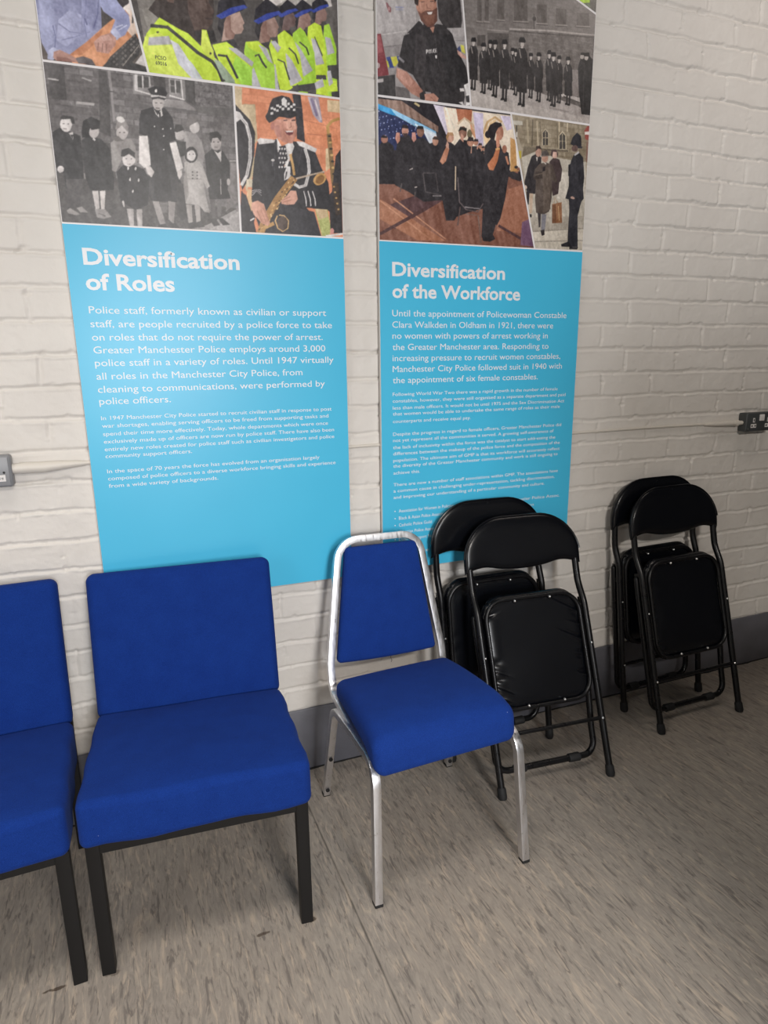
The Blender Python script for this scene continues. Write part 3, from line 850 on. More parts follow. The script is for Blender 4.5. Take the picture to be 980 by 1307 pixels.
ART['children'] = ('6a6667', """b22,14:-101,2090 379,2154 360,1858 -135,1820
n16,7:-101,2090 379,2154 349,1683 -154,1661
5f5b5c:-94,2025 47,2038 44,2011 -94,1998
504d4e:-85,2075 -49,2074 -51,2000 -88,1999
4b4849:29,2075 52,2075 42,1928 17,1938
8d8889:49,2076 51,2029 51,1965 57,1967 57,2031 56,2077
5a5758:46,2074 48,2026 48,1959 50,1960 51,2027 49,2075
4a4748:46,2029 60,2030 61,2033 46,2032
b5b0b0:-89,2041 -65,2040 -64,2043 -88,2044
a5a1a1:-12,2052 9,2047 11,2050 -11,2055
a8a3a3:-31,1995 10,1995 12,2001 -29,2001
55524f:-115,1827 355,1782 349,1683 -100,1696
4a4747:-92,1915 40,1915 45,1833 354,1771 350,1708 -97,1722
5c595a:104,2016 144,2009 144,2003 103,2004
8f8b8b:109,2074 147,2075 153,2034 105,2032
cfcaca:113,2076 119,2076 117,2043 109,2043
4a4848:119,2073 130,2074 128,2048 118,2048
4a4848:134,2074 146,2074 144,2050 132,2049
d8d3d3:109,2040 146,2034 147,2037 110,2043
d8d3d3:130,2075 129,2047 131,2047 133,2075
d8d3d3:147,2075 147,2053 149,2054 149,2076
8f8b8b:195,2078 236,2078 233,2032 193,2035
4c4a4a:198,2074 209,2074 208,2062 199,2062
4c4a4a:212,2074 223,2074 222,2047 211,2047
4c4a4a:198,2060 208,2060 208,2046 198,2046
d8d3d3:193,2037 230,2031 231,2034 194,2040
d8d3d3:224,2077 225,2034 228,2035 227,2078
d8d3d3:210,2076 209,2044 211,2044 212,2076
484546:157,2078 186,2078 186,2043 157,2043
474445:235,2079 260,2079 257,2021 234,2031
8a8585:153,2029 229,2030 263,2012 256,2008 180,2010
5a5758:177,2012 262,2010 262,2003 176,2006
5d5a5a:257,2021 356,2026 358,2004 259,2006
n26,4:261,2079 356,2081 353,2029 257,2024
a09b9b:337,1898 358,1900 358,1903 337,1901
8b8686:266,1737 354,1785 356,1722 216,1723
a29d9d:298,1739 356,1779 356,1724 265,1723
6c6868:246,1843 274,1845 282,1771 261,1767
757070:340,1895 361,1894 357,1802 318,1773
n18,5:82,1800 367,1819 361,1719 73,1705
8d8888:225,1960 252,1959 267,1939 273,1908 264,1882 215,1885
c4bebd:264,1973 263,1967 259,1961 253,1958 247,1957 242,1960 239,1964 238,1970 240,1977 244,1982 250,1985 255,1986 260,1984 263,1979
6f6a6a:230,1976 238,1995 258,1998 264,1988 239,1974 237,1964
333233:200,1936 226,1935 224,1904 205,1896
b5afae:225,1952 223,1946 219,1941 213,1938 207,1938 201,1940 198,1944 197,1949 199,1955 203,1960 209,1963 215,1964 220,1962 224,1958
2f2d2e:198,1957 203,1973 218,1974 224,1963 205,1955
302f31:272,1908 294,1926 321,1922 337,1895 336,1859 327,1830 334,1807 277,1800 274,1845
a79f9e:318,1940 316,1932 312,1926 306,1922 300,1922 294,1924 291,1930 290,1938 292,1945 296,1952 302,1955 308,1956 314,1953 317,1948
2a2829:287,1947 289,1963 310,1968 320,1957 316,1944 309,1953 295,1950 292,1938
cfc9c8:297,1922 307,1915 317,1923 314,1893 311,1899
9b9594:309,1854 307,1815 310,1815 311,1854
b3acab:336,1848 335,1844 333,1841 331,1839 329,1839 327,1841 326,1844 326,1847 326,1851 328,1854 330,1856 332,1856 334,1855 335,1852
555152:277,1802 291,1801 290,1755 281,1755
5a5657:297,1803 310,1803 305,1763 295,1759
343233:275,1751 290,1755 301,1738 283,1735
343233:295,1757 309,1756 328,1741 308,1738
4a4444:301,1942 301,1941 300,1941 299,1940 298,1940 297,1940 297,1941 296,1941 297,1942 297,1942 298,1943 299,1943 300,1943 301,1942
4a4444:313,1943 312,1942 312,1942 311,1941 310,1941 309,1941 308,1942 308,1942 308,1943 309,1943 310,1944 311,1944 312,1944 313,1943
5a5252:299,1929 308,1929 308,1931 299,1930
a8a3a1:217,1885 230,1894 257,1893 266,1879 280,1833 272,1827 263,1844 270,1793 275,1767 261,1770 248,1785 221,1785 206,1789 207,1824 218,1853
918c8a:222,1879 223,1809 213,1789 205,1795 212,1840
857f7e:219,1846 260,1848 260,1850 219,1848
2f2d2f:254,1907 252,1898 247,1891 240,1887 232,1886 225,1889 221,1895 220,1904 223,1912 228,1920 235,1924 243,1925 249,1921 253,1915
d0cac9:249,1905 247,1899 244,1894 239,1891 234,1891 229,1893 226,1897 226,1903 227,1909 231,1913 236,1916 241,1917 245,1915 248,1910
4a4545:235,1907 234,1906 234,1906 233,1905 233,1905 232,1905 231,1906 231,1906 232,1907 232,1907 233,1908 233,1908 234,1908 235,1907
4a4545:244,1907 244,1907 244,1906 243,1906 242,1906 241,1906 241,1907 241,1907 241,1908 242,1908 242,1908 243,1909 244,1908 244,1908
4c4848:239,1865 239,1864 239,1863 238,1863 237,1863 236,1863 235,1863 235,1864 236,1865 236,1866 237,1866 238,1866 239,1866 239,1865
4c4848:251,1865 251,1864 251,1863 250,1863 249,1863 248,1863 247,1864 247,1865 248,1865 248,1866 249,1867 250,1867 251,1866 251,1866
4c4848:239,1857 239,1856 238,1855 237,1855 236,1855 235,1855 235,1856 235,1857 235,1857 236,1858 236,1859 237,1859 238,1858 239,1858
4c4848:251,1857 251,1856 250,1856 249,1855 248,1855 247,1856 247,1856 247,1857 247,1858 248,1859 248,1859 249,1859 250,1859 251,1858
4c4848:238,1849 238,1848 237,1848 237,1847 236,1847 235,1848 234,1848 234,1849 234,1850 235,1851 236,1851 237,1851 238,1851 238,1850
4c4848:250,1850 250,1849 249,1848 249,1848 248,1848 247,1848 246,1848 246,1849 246,1850 247,1851 248,1851 249,1851 250,1851 250,1850
9d9795:214,1785 229,1784 228,1742 217,1738
a29c9a:236,1785 250,1785 249,1746 238,1742
3a3839:215,1739 229,1741 234,1729 216,1727
3a3839:238,1742 250,1745 260,1732 241,1729
2b2a2d:121,1997 151,2008 180,2008 197,1988 201,1936 184,1931 195,1883 209,1824 207,1789 167,1788 124,1788 117,1824 131,1865 134,1936 111,1943 114,1976
363538:146,1958 144,1866 131,1790 119,1808 135,1872
353437:175,1915 197,1864 201,1792 181,1790
d8d2d0:110,1938 131,1940 133,1872 116,1864 104,1875
d8d2d0:184,1928 201,1933 214,1872 197,1861
c9c2c0:118,1867 131,1870 140,1857 132,1843 123,1851
c9c2c0:198,1864 210,1867 210,1856 202,1843 198,1852
d9d4d2:150,2007 160,1990 171,2006 173,1991 165,1984 156,1992
29282a:163,1997 168,1998 168,1985 164,1983
b9b2b0:179,2020 177,2012 172,2006 166,2002 160,2001 154,2004 151,2010 150,2017 152,2025 157,2031 163,2035 169,2036 175,2033 178,2028
29282b:141,2047 158,2055 182,2056 189,2042 185,2036 166,2035 148,2036
c9c4c3:147,2034 166,2036 185,2034 183,2025 165,2029 149,2026
3a383a:148,2029 166,2033 185,2031 181,2026 165,2028 150,2024
e0dbd9:164,2046 164,2044 163,2042 161,2041 160,2041 159,2042 158,2043 158,2045 159,2047 160,2048 161,2049 162,2050 163,2049 164,2048
5f5857:157,2005 166,2005 167,2007 157,2007
4a4444:156,2017 161,2017 161,2019 156,2018
4a4444:169,2017 174,2018 174,2019 169,2019
dcd7d5:152,1963 152,1962 151,1962 151,1961 150,1961 149,1962 148,1962 148,1963 149,1964 149,1964 150,1965 151,1965 152,1965 152,1964
dcd7d5:172,1960 172,1959 172,1958 171,1958 170,1958 169,1958 169,1959 168,1959 169,1960 169,1961 170,1961 171,1962 172,1961 172,1961
dcd7d5:192,1963 192,1962 191,1961 191,1961 190,1961 189,1961 189,1962 188,1962 189,1963 189,1964 190,1964 191,1964 192,1964 192,1964
dcd7d5:173,1944 173,1943 172,1942 172,1942 171,1942 170,1942 169,1943 169,1943 170,1944 170,1945 171,1945 172,1945 173,1945 173,1945
dcd7d5:170,1912 170,1911 170,1910 169,1910 168,1910 167,1910 167,1911 166,1911 167,1912 167,1913 168,1913 169,1913 170,1913 170,1913
8d8786:129,1787 145,1787 157,1735 146,1724 138,1746
8a8483:169,1790 187,1788 179,1739 185,1728 166,1745
2f2d2e:138,1730 157,1734 163,1725 138,1723
2f2d2e:171,1734 183,1738 192,1726 171,1724
3a3839:195,1839 211,1834 215,1751 200,1744 188,1759
6a6666:147,1785 167,1786 165,1761 151,1760
343335:-92,1927 -74,1938 -50,1931 -29,1924 -30,1859 -34,1827 -51,1760 -77,1758 -77,1793 -77,1837 -92,1838 -94,1884
cdc7c6:-45,1948 -48,1941 -52,1934 -58,1930 -64,1930 -69,1933 -72,1938 -73,1945 -71,1953 -66,1959 -60,1963 -54,1964 -49,1961 -46,1956
3a3839:-72,1959 -64,1967 -40,1965 -39,1950 -46,1950 -48,1960 -66,1957
c9c3c2:-55,1928 -45,1932 -47,1913
2d2c2e:-52,1925 -46,1925 -48,1915
d5cfce:-76,1846 -77,1842 -80,1839 -83,1838 -86,1837 -89,1839 -91,1841 -91,1845 -90,1848 -88,1851 -84,1853 -81,1853 -78,1852 -76,1849
4d4a4b:-74,1824 -34,1827 -49,1760 -78,1760
8e8988:-81,1751 -72,1758 -49,1744 -59,1742 -78,1745
8e8988:-57,1759 -44,1763 -31,1750 -49,1749
4d4646:-62,1948 -62,1948 -63,1947 -64,1947 -65,1947 -66,1947 -66,1947 -67,1948 -66,1948 -66,1949 -65,1949 -64,1949 -63,1949 -62,1949
4d4646:-52,1949 -52,1948 -52,1948 -53,1947 -54,1947 -55,1947 -56,1948 -56,1948 -56,1949 -55,1949 -54,1949 -53,1950 -52,1949 -52,1949
6b6160:-67,1936 -59,1936 -59,1938 -66,1938
313032:-27,1915 -13,1926 19,1922 36,1902 40,1833 36,1807 -20,1802 -27,1828 -30,1875
2b2a2c:-26,1933 -19,1959 1,1970 20,1963 18,1950 -2,1942 -7,1923 -26,1921
bdb6b5:15,1937 13,1931 9,1926 5,1923 -1,1922 -5,1925 -8,1929 -8,1935 -6,1941 -3,1947 2,1950 8,1950 12,1948 15,1943
2c2b2d:-6,1948 19,1956 18,1945 -2,1940
d5cfce:-2,1920 3,1916 6,1919 1,1923
c4bdbb:-16,1801 -1,1802 -3,1756 -12,1756
c4bdbb:2,1802 16,1804 9,1760 1,1756
8a8584:-14,1759 11,1760 24,1743 5,1737 -11,1740
4a4747:-7,1749 9,1743 10,1745 -6,1750
8d8786:-31,1840 -31,1827 -28,1828 -28,1841
8b8685:40,1915 55,1929 91,1929 97,1917 103,1883 95,1869 63,1879 45,1849 37,1852
bfb8b7:85,1944 82,1937 78,1930 72,1926 65,1926 60,1928 56,1934 56,1941 58,1949 62,1955 69,1959 75,1960 81,1957 84,1952
8f8988:54,1947 62,1970 76,1976 87,1957 83,1944 71,1958 59,1948
d5d0ce:79,1968 76,1966 72,1964 68,1964 64,1965 61,1967 59,1970 59,1973 62,1976 65,1977 70,1978 74,1977 77,1974 79,1971
6e6968:43,1925 60,1933 71,1923 54,1920
4d4646:66,1941 66,1940 65,1940 65,1940 64,1939 63,1940 62,1940 62,1941 63,1941 63,1942 64,1942 65,1942 66,1942 66,1941
4d4646:77,1942 77,1941 76,1941 76,1941 75,1941 74,1941 73,1941 73,1942 73,1942 74,1943 75,1943 76,1943 77,1943 77,1943
2c2b2e:47,1850 65,1867 92,1869 115,1861 126,1840 117,1777 85,1762 50,1782
cfc8c7:96,1882 94,1875 88,1869 82,1865 75,1864 68,1867 65,1872 64,1879 66,1887 71,1893 78,1897 85,1897 91,1895 95,1889
2f2d2f:61,1886 65,1902 82,1908 96,1898 95,1885 81,1894 68,1886
4a4444:76,1882 76,1882 75,1881 74,1881 73,1881 72,1881 72,1881 72,1882 72,1882 73,1883 74,1883 74,1883 75,1883 76,1883
4a4444:88,1883 88,1883 87,1882 86,1882 85,1882 85,1882 84,1882 84,1883 84,1883 85,1884 86,1884 86,1884 87,1884 88,1884
6b5f5e:75,1869 83,1869 83,1871 75,1870
d8d3d2:80,1835 80,1833 79,1831 78,1830 78,1830 77,1831 76,1832 76,1834 77,1836 77,1838 78,1838 79,1839 80,1838 80,1836
d8d3d2:101,1835 101,1833 100,1831 99,1830 98,1830 98,1831 97,1832 97,1834 98,1836 98,1838 99,1838 100,1839 101,1838 101,1836
d8d3d2:85,1807 84,1806 83,1804 83,1803 82,1803 81,1804 80,1805 80,1807 81,1809 82,1810 82,1811 83,1811 84,1811 84,1809
d8d3d2:97,1862 96,1860 95,1858 95,1857 94,1857 93,1858 92,1859 92,1861 93,1863 94,1865 94,1865 95,1865 96,1865 97,1863
d8d3d2:78,1860 78,1858 77,1857 76,1856 75,1856 74,1856 74,1858 74,1860 74,1862 75,1863 76,1864 77,1864 78,1863 78,1862
c9c3c2:53,1782 58,1784 59,1768 56,1768
aaa4a3:63,1765 80,1765 77,1722 67,1721
a59f9e:87,1765 101,1766 98,1723 86,1722
n5,3:-101,2090 379,2154 349,1683 -154,1661""")
ART['saxophone'] = ('d98a66', """b14,16:382,2082 659,2094 658,1912 404,1922
e08f68:543,2019 650,2024 648,1957 555,1961
b9694c:556,1985 645,1985 645,1986 556,1987
b9694c:548,2019 645,2007 646,2008 549,2020
cbb694:360,2080 382,2078 379,2038 415,2043 416,1979 417,1957 398,1934 407,1910 401,1873 378,1827 358,1949
b39d7e:379,2039 415,2041 415,2042 379,2040
d1b690:618,2076 659,2078 658,2048 619,2047
cbb28c:610,1953 629,1961 627,1910 608,1895
2f2d33:519,2079 542,2080 546,2044 550,1964 527,1971 526,2026
6a6360:518,2048 544,2047 545,2049 518,2049
b3a7b4:562,2078 593,2080 603,2019 594,2018 576,2035
7f7390:569,2073 584,2032 591,2034 576,2076
d8ccd2:581,2072 596,2024 601,2025 585,2073
2a282d:359,2039 377,2023 399,2004 411,1975 406,1923 391,1866 364,1826 350,1717 359,1724 385,1722 399,1765 380,1802 367,1826 356,1918 356,1994
2b292e:364,1826 377,1818 389,1777 400,1723 361,1723
29272c:362,2000 385,2003 393,1958 393,1897 363,1845 358,1918
d6d1d0:371,2005 384,1992 392,1958 389,1909 378,1869 361,1843 369,1840 386,1867 398,1909 401,1959 392,1996 377,2010
8b8688:376,2004 391,1988 396,1958 392,1909 381,1868 383,1868 394,1909 398,1959 392,1989 378,2005
d9d4d3:359,2022 373,2019 381,2008 361,1994
d9b48a:380,1833 392,1834 398,1809 389,1777 379,1815
cdbfa8:380,1858 401,1860 396,1838 379,1840
a9ad68:573,1795 609,1800 618,1751 614,1724 591,1723
cdb48e:573,1797 607,1802 610,1777 585,1769
n28,4:585,1776 619,1778 617,1724 591,1723
b98f52:652,2037 629,2028 613,2011 616,1982 625,1984 622,2011 633,2022 655,2030
7a5f3c:614,1991 618,1941 623,1876 633,1811 636,1785 649,1787 646,1814 637,1879 631,1943 627,1994
2f2824:628,1987 627,1985 626,1984 623,1984 621,1983 619,1984 618,1985 617,1986 618,1987 619,1988 621,1989 624,1989 626,1989 627,1988
caa46a:629,1971 629,1970 627,1969 625,1968 623,1968 621,1968 619,1969 619,1970 619,1971 621,1972 623,1973 625,1973 627,1973 629,1972
2f2824:631,1955 630,1954 629,1953 627,1952 625,1952 622,1952 621,1953 621,1954 621,1956 623,1957 625,1957 627,1958 629,1957 631,1956
caa46a:633,1939 632,1938 631,1937 629,1936 626,1936 624,1936 623,1937 622,1938 623,1940 624,1941 626,1942 629,1942 631,1941 632,1941
2f2824:635,1923 634,1922 632,1921 630,1920 628,1920 626,1920 624,1921 624,1922 625,1924 626,1925 628,1926 631,1926 633,1925 634,1925
caa46a:636,1907 636,1906 634,1905 632,1904 630,1904 628,1904 626,1905 626,1906 626,1908 628,1909 630,1910 632,1910 634,1909 636,1909
2f2824:638,1891 638,1890 636,1889 634,1888 631,1888 629,1888 628,1889 627,1890 628,1892 630,1893 632,1894 634,1894 636,1893 638,1892
caa46a:640,1875 639,1874 638,1873 636,1872 633,1872 631,1872 630,1873 629,1874 630,1876 631,1877 633,1877 636,1878 638,1877 639,1876
2f2824:642,1859 641,1857 640,1856 637,1856 635,1855 633,1856 631,1857 631,1858 632,1859 633,1860 635,1861 638,1861 640,1861 641,1860
caa46a:643,1842 643,1841 641,1840 639,1839 637,1839 635,1840 633,1840 633,1842 633,1843 635,1844 637,1845 639,1845 642,1845 643,1844
2f2824:645,1826 645,1825 643,1824 641,1823 639,1823 636,1823 635,1824 635,1825 635,1827 637,1828 639,1829 641,1829 643,1828 645,1827
caa46a:647,1810 647,1808 645,1807 643,1806 640,1806 638,1807 637,1808 636,1809 637,1810 638,1811 641,1812 643,1812 645,1812 647,1811
2b282c:639,1937 655,1957 655,1736 618,1734 616,1791 608,1797 582,1799 625,1844
3c3029:626,1867 645,1869 650,1786 635,1782
b48f5a:635,1858 634,1857 633,1856 632,1856 631,1856 629,1856 628,1857 628,1858 628,1859 629,1860 631,1860 632,1860 634,1860 634,1859
b48f5a:638,1844 637,1843 636,1842 635,1841 633,1841 632,1842 631,1842 631,1843 631,1844 632,1845 634,1846 635,1846 637,1845 637,1845
b48f5a:641,1829 640,1828 639,1827 638,1827 636,1827 635,1827 634,1828 634,1829 634,1830 635,1830 637,1831 638,1831 640,1831 640,1830
b48f5a:644,1814 643,1813 642,1812 641,1812 639,1812 638,1812 637,1813 637,1814 637,1815 638,1816 640,1816 641,1816 643,1816 643,1815
b48f5a:647,1800 646,1798 645,1798 644,1797 642,1797 641,1797 640,1798 640,1799 640,1800 641,1801 643,1802 644,1802 646,1801 646,1801
d9d4d3:603,1722 655,1732 654,1737 602,1728
c98a84:628,1740 627,1736 625,1733 623,1731 620,1731 618,1732 616,1735 616,1739 616,1743 618,1746 621,1748 623,1748 626,1746 628,1743
27262b:415,1951 459,1961 473,1966 487,1898 510,1919 516,1964 541,1964 577,1947 594,1907 615,1867 620,1811 608,1797 548,1797 570,1775 589,1724 414,1720 396,1778 391,1809 397,1860 405,1910
2f2e34:475,1802 570,1788 589,1724 435,1722
3b3a41:463,1952 458,1864 460,1865 464,1953
3b3a41:539,1947 522,1882 524,1882 541,1947
dcd7d6:470,1968 483,1948 512,1963 519,1951 494,1893 471,1935
2f2d33:476,1947 494,1952 499,1918 488,1902 476,1882 470,1916
d5d0d0:479,1941 478,1940 477,1939 476,1939 475,1938 474,1939 474,1940 474,1941 474,1942 475,1943 476,1944 477,1944 478,1944 478,1943
d5d0d0:486,1942 486,1941 485,1940 484,1939 483,1939 482,1940 482,1940 481,1942 482,1943 482,1944 483,1945 485,1945 486,1944 486,1943
d5d0d0:494,1943 494,1942 493,1941 492,1940 491,1940 490,1940 489,1941 489,1942 490,1944 490,1945 491,1945 492,1945 493,1945 494,1944
d5d0d0:481,1930 480,1929 480,1928 479,1927 478,1927 477,1928 476,1929 476,1930 476,1931 477,1932 478,1933 479,1933 480,1933 481,1932
d5d0d0:489,1931 488,1930 488,1929 487,1928 485,1928 484,1929 484,1929 484,1931 484,1932 485,1933 486,1934 487,1934 488,1933 488,1932
d5d0d0:497,1932 496,1931 495,1929 494,1929 493,1929 492,1929 492,1930 492,1931 492,1933 493,1934 494,1934 495,1934 496,1934 496,1933
d5d0d0:477,1919 477,1918 476,1917 475,1916 474,1916 473,1916 473,1917 472,1918 473,1920 473,1921 474,1921 476,1921 477,1921 477,1920
d5d0d0:485,1920 485,1918 484,1917 483,1917 482,1917 481,1917 480,1918 480,1919 481,1920 481,1921 482,1922 483,1922 484,1922 485,1921
d5d0d0:493,1920 493,1919 492,1918 491,1917 490,1917 489,1918 488,1919 488,1920 488,1921 489,1922 490,1923 491,1923 492,1922 493,1921
d5d0d0:480,1908 479,1907 479,1905 478,1905 476,1905 475,1905 475,1906 475,1907 475,1909 476,1910 477,1910 478,1910 479,1910 479,1909
d5d0d0:488,1908 487,1907 486,1906 485,1905 484,1905 483,1906 483,1907 483,1908 483,1909 484,1910 485,1911 486,1911 487,1911 487,1910
d5d0d0:495,1909 495,1908 494,1907 493,1906 492,1906 491,1907 491,1907 490,1909 491,1910 491,1911 493,1912 494,1912 495,1911 495,1910
d5d0d0:476,1896 476,1895 475,1894 474,1893 473,1893 472,1894 471,1895 471,1896 472,1897 472,1898 473,1899 474,1899 475,1898 476,1897
d5d0d0:484,1897 484,1896 483,1895 482,1894 481,1894 480,1894 479,1895 479,1896 479,1898 480,1899 481,1899 482,1899 483,1899 484,1898
d5d0d0:492,1897 492,1896 491,1895 490,1895 489,1894 488,1895 487,1896 487,1897 487,1898 488,1899 489,1900 490,1900 491,1900 492,1899
d6d1d0:415,1957 424,1963 466,1962 462,1955 420,1947
d6d1d0:525,1964 544,1965 584,1951 580,1941 562,1946 533,1954
d0cbca:545,1948 553,1922 555,1891 543,1857 529,1853 518,1859 498,1888 490,1884 511,1853 528,1845 551,1853 564,1891 562,1924 553,1951
8d8889:548,1948 557,1920 559,1891 546,1855 528,1851 529,1849 547,1855 560,1891 559,1920 550,1948
cfcaca:486,1879 495,1899 505,1900 504,1871 486,1863
2c2a2f:492,1886 488,1867 491,1867 496,1886
c9c4c4:461,1912 461,1910 459,1909 457,1908 455,1908 453,1909 452,1910 451,1911 452,1912 453,1914 455,1914 457,1915 459,1914 461,1913
5c5a60:454,1908 453,1896 456,1896 458,1908
d4cfcf:540,1840 545,1819 546,1801 549,1802 548,1820 542,1841
d4cfcf:552,1841 558,1820 559,1802 562,1803 561,1821 555,1842
d4cfcf:565,1842 572,1821 573,1803 576,1803 575,1822 568,1842
b9b4b6:394,1818 406,1830 419,1820 420,1821 406,1831 392,1819
b9b4b6:394,1824 406,1832 419,1826 420,1828 406,1833 393,1825
b9b4b6:394,1829 406,1834 420,1832 420,1834 406,1835 393,1831
c58a78:458,2004 472,2012 522,2023 529,2002 527,1980 512,1958 490,1958 471,1969 465,1980
d6a08c:500,2015 523,2018 526,1996 517,1985 499,1993
b0766a:466,1996 478,2000 484,1970 472,1970
b9796c:466,1996 465,1991 463,1988 461,1986 458,1985 456,1987 455,1990 454,1995 455,1999 457,2002 459,2005 462,2005 464,2003 465,2000
6b2f33:494,1987 506,1986 519,1990 516,1981 506,1977 497,1980
e6ddd8:495,1987 518,1990 516,1986 499,1984
3c2a2a:491,2011 502,2013 502,2015 491,2013
3c2a2a:514,2013 525,2015 525,2018 514,2016
9b6254:510,2009 512,1999 507,1997 508,1995 514,1999 512,2010
9b6254:489,1992 491,1983 492,1983 491,1992
2b292d:441,2017 448,2027 455,2046 468,2064 489,2072 510,2070 523,2054 528,2037 529,2027 511,2019 479,2020 463,2008 451,2002 444,2009
312f33:455,2048 464,2062 489,2070 512,2068 520,2056 488,2059
d8d4d3:457,2040 464,2042 464,2036 457,2035
d8d4d3:456,2028 463,2030 464,2024 456,2022
d8d4d3:464,2038 471,2040 472,2034 465,2033
d8d4d3:472,2048 480,2050 480,2044 473,2043
d8d4d3:472,2036 479,2038 479,2032 472,2031
d8d4d3:480,2046 487,2047 487,2042 480,2040
d8d4d3:488,2054 495,2056 496,2050 489,2048
d8d4d3:487,2042 495,2044 495,2038 488,2036
d8d4d3:496,2049 503,2051 503,2045 496,2044
d8d4d3:504,2056 511,2058 511,2052 504,2050
d8d4d3:503,2044 510,2046 511,2040 503,2038
d8d4d3:511,2050 518,2052 519,2046 512,2044
d8d4d3:519,2056 526,2057 527,2052 520,2050
d8d4d3:519,2043 526,2045 526,2039 519,2038
dbd7d6:488,2062 495,2069 503,2062 502,2051 495,2047 489,2051
c79c62:503,1930 509,1903 512,1878 519,1879 516,1904 510,1932
b7a492:604,1897 566,1886 514,1871 515,1866 567,1882 605,1893
a57a4a:506,1877 480,1847 456,1819 433,1785 413,1754 400,1723 420,1718 432,1747 451,1776 474,1809 497,1836 524,1867
e0bf8a:517,1869 517,1868 516,1866 514,1864 513,1864 512,1866 513,1868 515,1869
6b4a2c:520,1872 520,1871 519,1869 517,1867 515,1867 515,1869 516,1871 518,1872
caa266:506,1872 507,1871 506,1869 504,1867 502,1867 501,1869 502,1871 504,1872
4a3526:514,1863 514,1861 513,1859 511,1858 509,1858 509,1860 510,1862 512,1863
d8b27a:509,1857 510,1855 509,1853 506,1852 505,1852 504,1854 505,1856 507,1857
e0bf8a:500,1861 500,1859 499,1857 497,1856 496,1856 495,1857 496,1859 498,1861
6b4a2c:510,1859 510,1857 509,1855 507,1854 505,1854 505,1855 506,1857 508,1859
caa266:498,1847 499,1846 498,1844 496,1842 494,1842 493,1844 494,1846 496,1847
4a3526:496,1845 496,1844 495,1842 493,1840 491,1840 491,1842 492,1844 494,1845
d8b27a:503,1850 503,1848 502,1846 500,1845 498,1845 498,1847 499,1849 501,1850
e0bf8a:488,1842 489,1841 488,1839 486,1838 484,1838 484,1839 485,1841 487,1842
6b4a2c:492,1833 493,1832 492,1830 490,1828 488,1828 487,1830 489,1832 491,1833
caa266:493,1835 494,1833 493,1831 491,1830 489,1830 488,1832 489,1834 492,1835
4a3526:481,1836 481,1835 480,1833 478,1831 476,1831 476,1833 477,1835 479,1836
d8b27a:489,1827 490,1826 489,1824 486,1822 485,1823 484,1824 485,1826 487,1827
e0bf8a:482,1820 483,1819 482,1817 480,1815 478,1815 477,1817 479,1819 481,1820
6b4a2c:475,1824 475,1822 474,1820 472,1819 471,1819 470,1820 471,1822 473,1824
caa266:484,1823 485,1821 484,1819 482,1818 480,1818 479,1820 480,1822 482,1823
4a3526:472,1811 472,1810 471,1808 469,1806 467,1806 467,1808 468,1810 470,1811
d8b27a:471,1808 471,1807 470,1805 468,1803 467,1804 466,1805 467,1807 469,1808
e0bf8a:477,1813 477,1812 476,1810 474,1808 472,1808 472,1810 473,1812 475,1813
6b4a2c:462,1807 463,1805 462,1803 460,1802 458,1802 458,1804 459,1806 461,1807
caa266:468,1797 468,1795 467,1793 465,1792 463,1792 463,1794 464,1796 466,1797
4a3526:467,1798 467,1796 466,1794 464,1793 462,1793 462,1795 463,1797 465,1798
d8b27a:455,1800 456,1798 455,1796 453,1795 451,1795 450,1797 451,1799 453,1800
e0bf8a:464,1792 465,1790 464,1788 462,1787 460,1787 459,1789 460,1791 462,1792
6b4a2c:456,1783 456,1782 455,1780 453,1779 451,1779 451,1780 452,1782 454,1784
caa266:450,1787 451,1785 449,1783 447,1782 446,1782 445,1784 446,1786 448,1787
4a3526:459,1787 459,1785 458,1783 456,1782 454,1782 454,1784 455,1786 457,1787
d8b27a:445,1775 446,1774 445,1772 443,1771 441,1771 440,1772 441,1774 443,1776
e0bf8a:446,1771 447,1770 446,1768 444,1767 442,1767 442,1768 443,1770 445,1772
6b4a2c:451,1776 451,1775 450,1773 448,1771 446,1772 446,1773 447,1775 449,1776
caa266:437,1771 437,1770 436,1768 434,1766 432,1767 432,1768 433,1770 435,1771
4a3526:443,1761 444,1759 443,1757 441,1756 439,1756 438,1758 439,1760 441,1761
d8b27a:440,1761 441,1759 439,1757 437,1756 436,1756 435,1757 436,1759 438,1761
e0bf8a:430,1764 431,1762 429,1760 427,1759 426,1759 425,1760 426,1762 428,1764
6b4a2c:439,1756 440,1755 439,1753 437,1751 435,1751 434,1753 435,1755 437,1756
caa266:429,1747 429,1745 428,1743 426,1742 425,1742 424,1744 425,1746 427,1747
4a3526:425,1750 426,1748 425,1746 423,1745 421,1745 420,1747 422,1749 424,1750
d8b27a:433,1751 434,1749 432,1747 430,1746 429,1746 428,1748 429,1750 431,1751
e0bf8a:419,1740 419,1738 418,1736 416,1735 415,1735 414,1737 415,1739 417,1740
6b4a2c:422,1735 422,1733 421,1731 419,1730 417,1730 417,1732 418,1734 420,1735
caa266:424,1739 425,1738 424,1736 422,1735 420,1735 419,1736 420,1738 422,1740
4a3526:411,1736 411,1734 410,1732 408,1731 407,1731 406,1732 407,1734 409,1736
d8b27a:419,1725 419,1724 418,1722 416,1720 414,1720 414,1722 415,1724 417,1725
e0bf8a:413,1724 414,1722 413,1720 411,1719 409,1719 409,1720 410,1722 412,1724
c4955a:606,1887 609,1882 608,1875 603,1867 596,1862 587,1858 579,1858 573,1862 570,1867 571,1874 576,1881 583,1887 592,1890 600,1891
8a6236:603,1883 604,1880 603,1875 600,1869 594,1865 588,1862 582,1862 578,1864 577,1868 578,1873 581,1878 587,1882 593,1885 599,1885
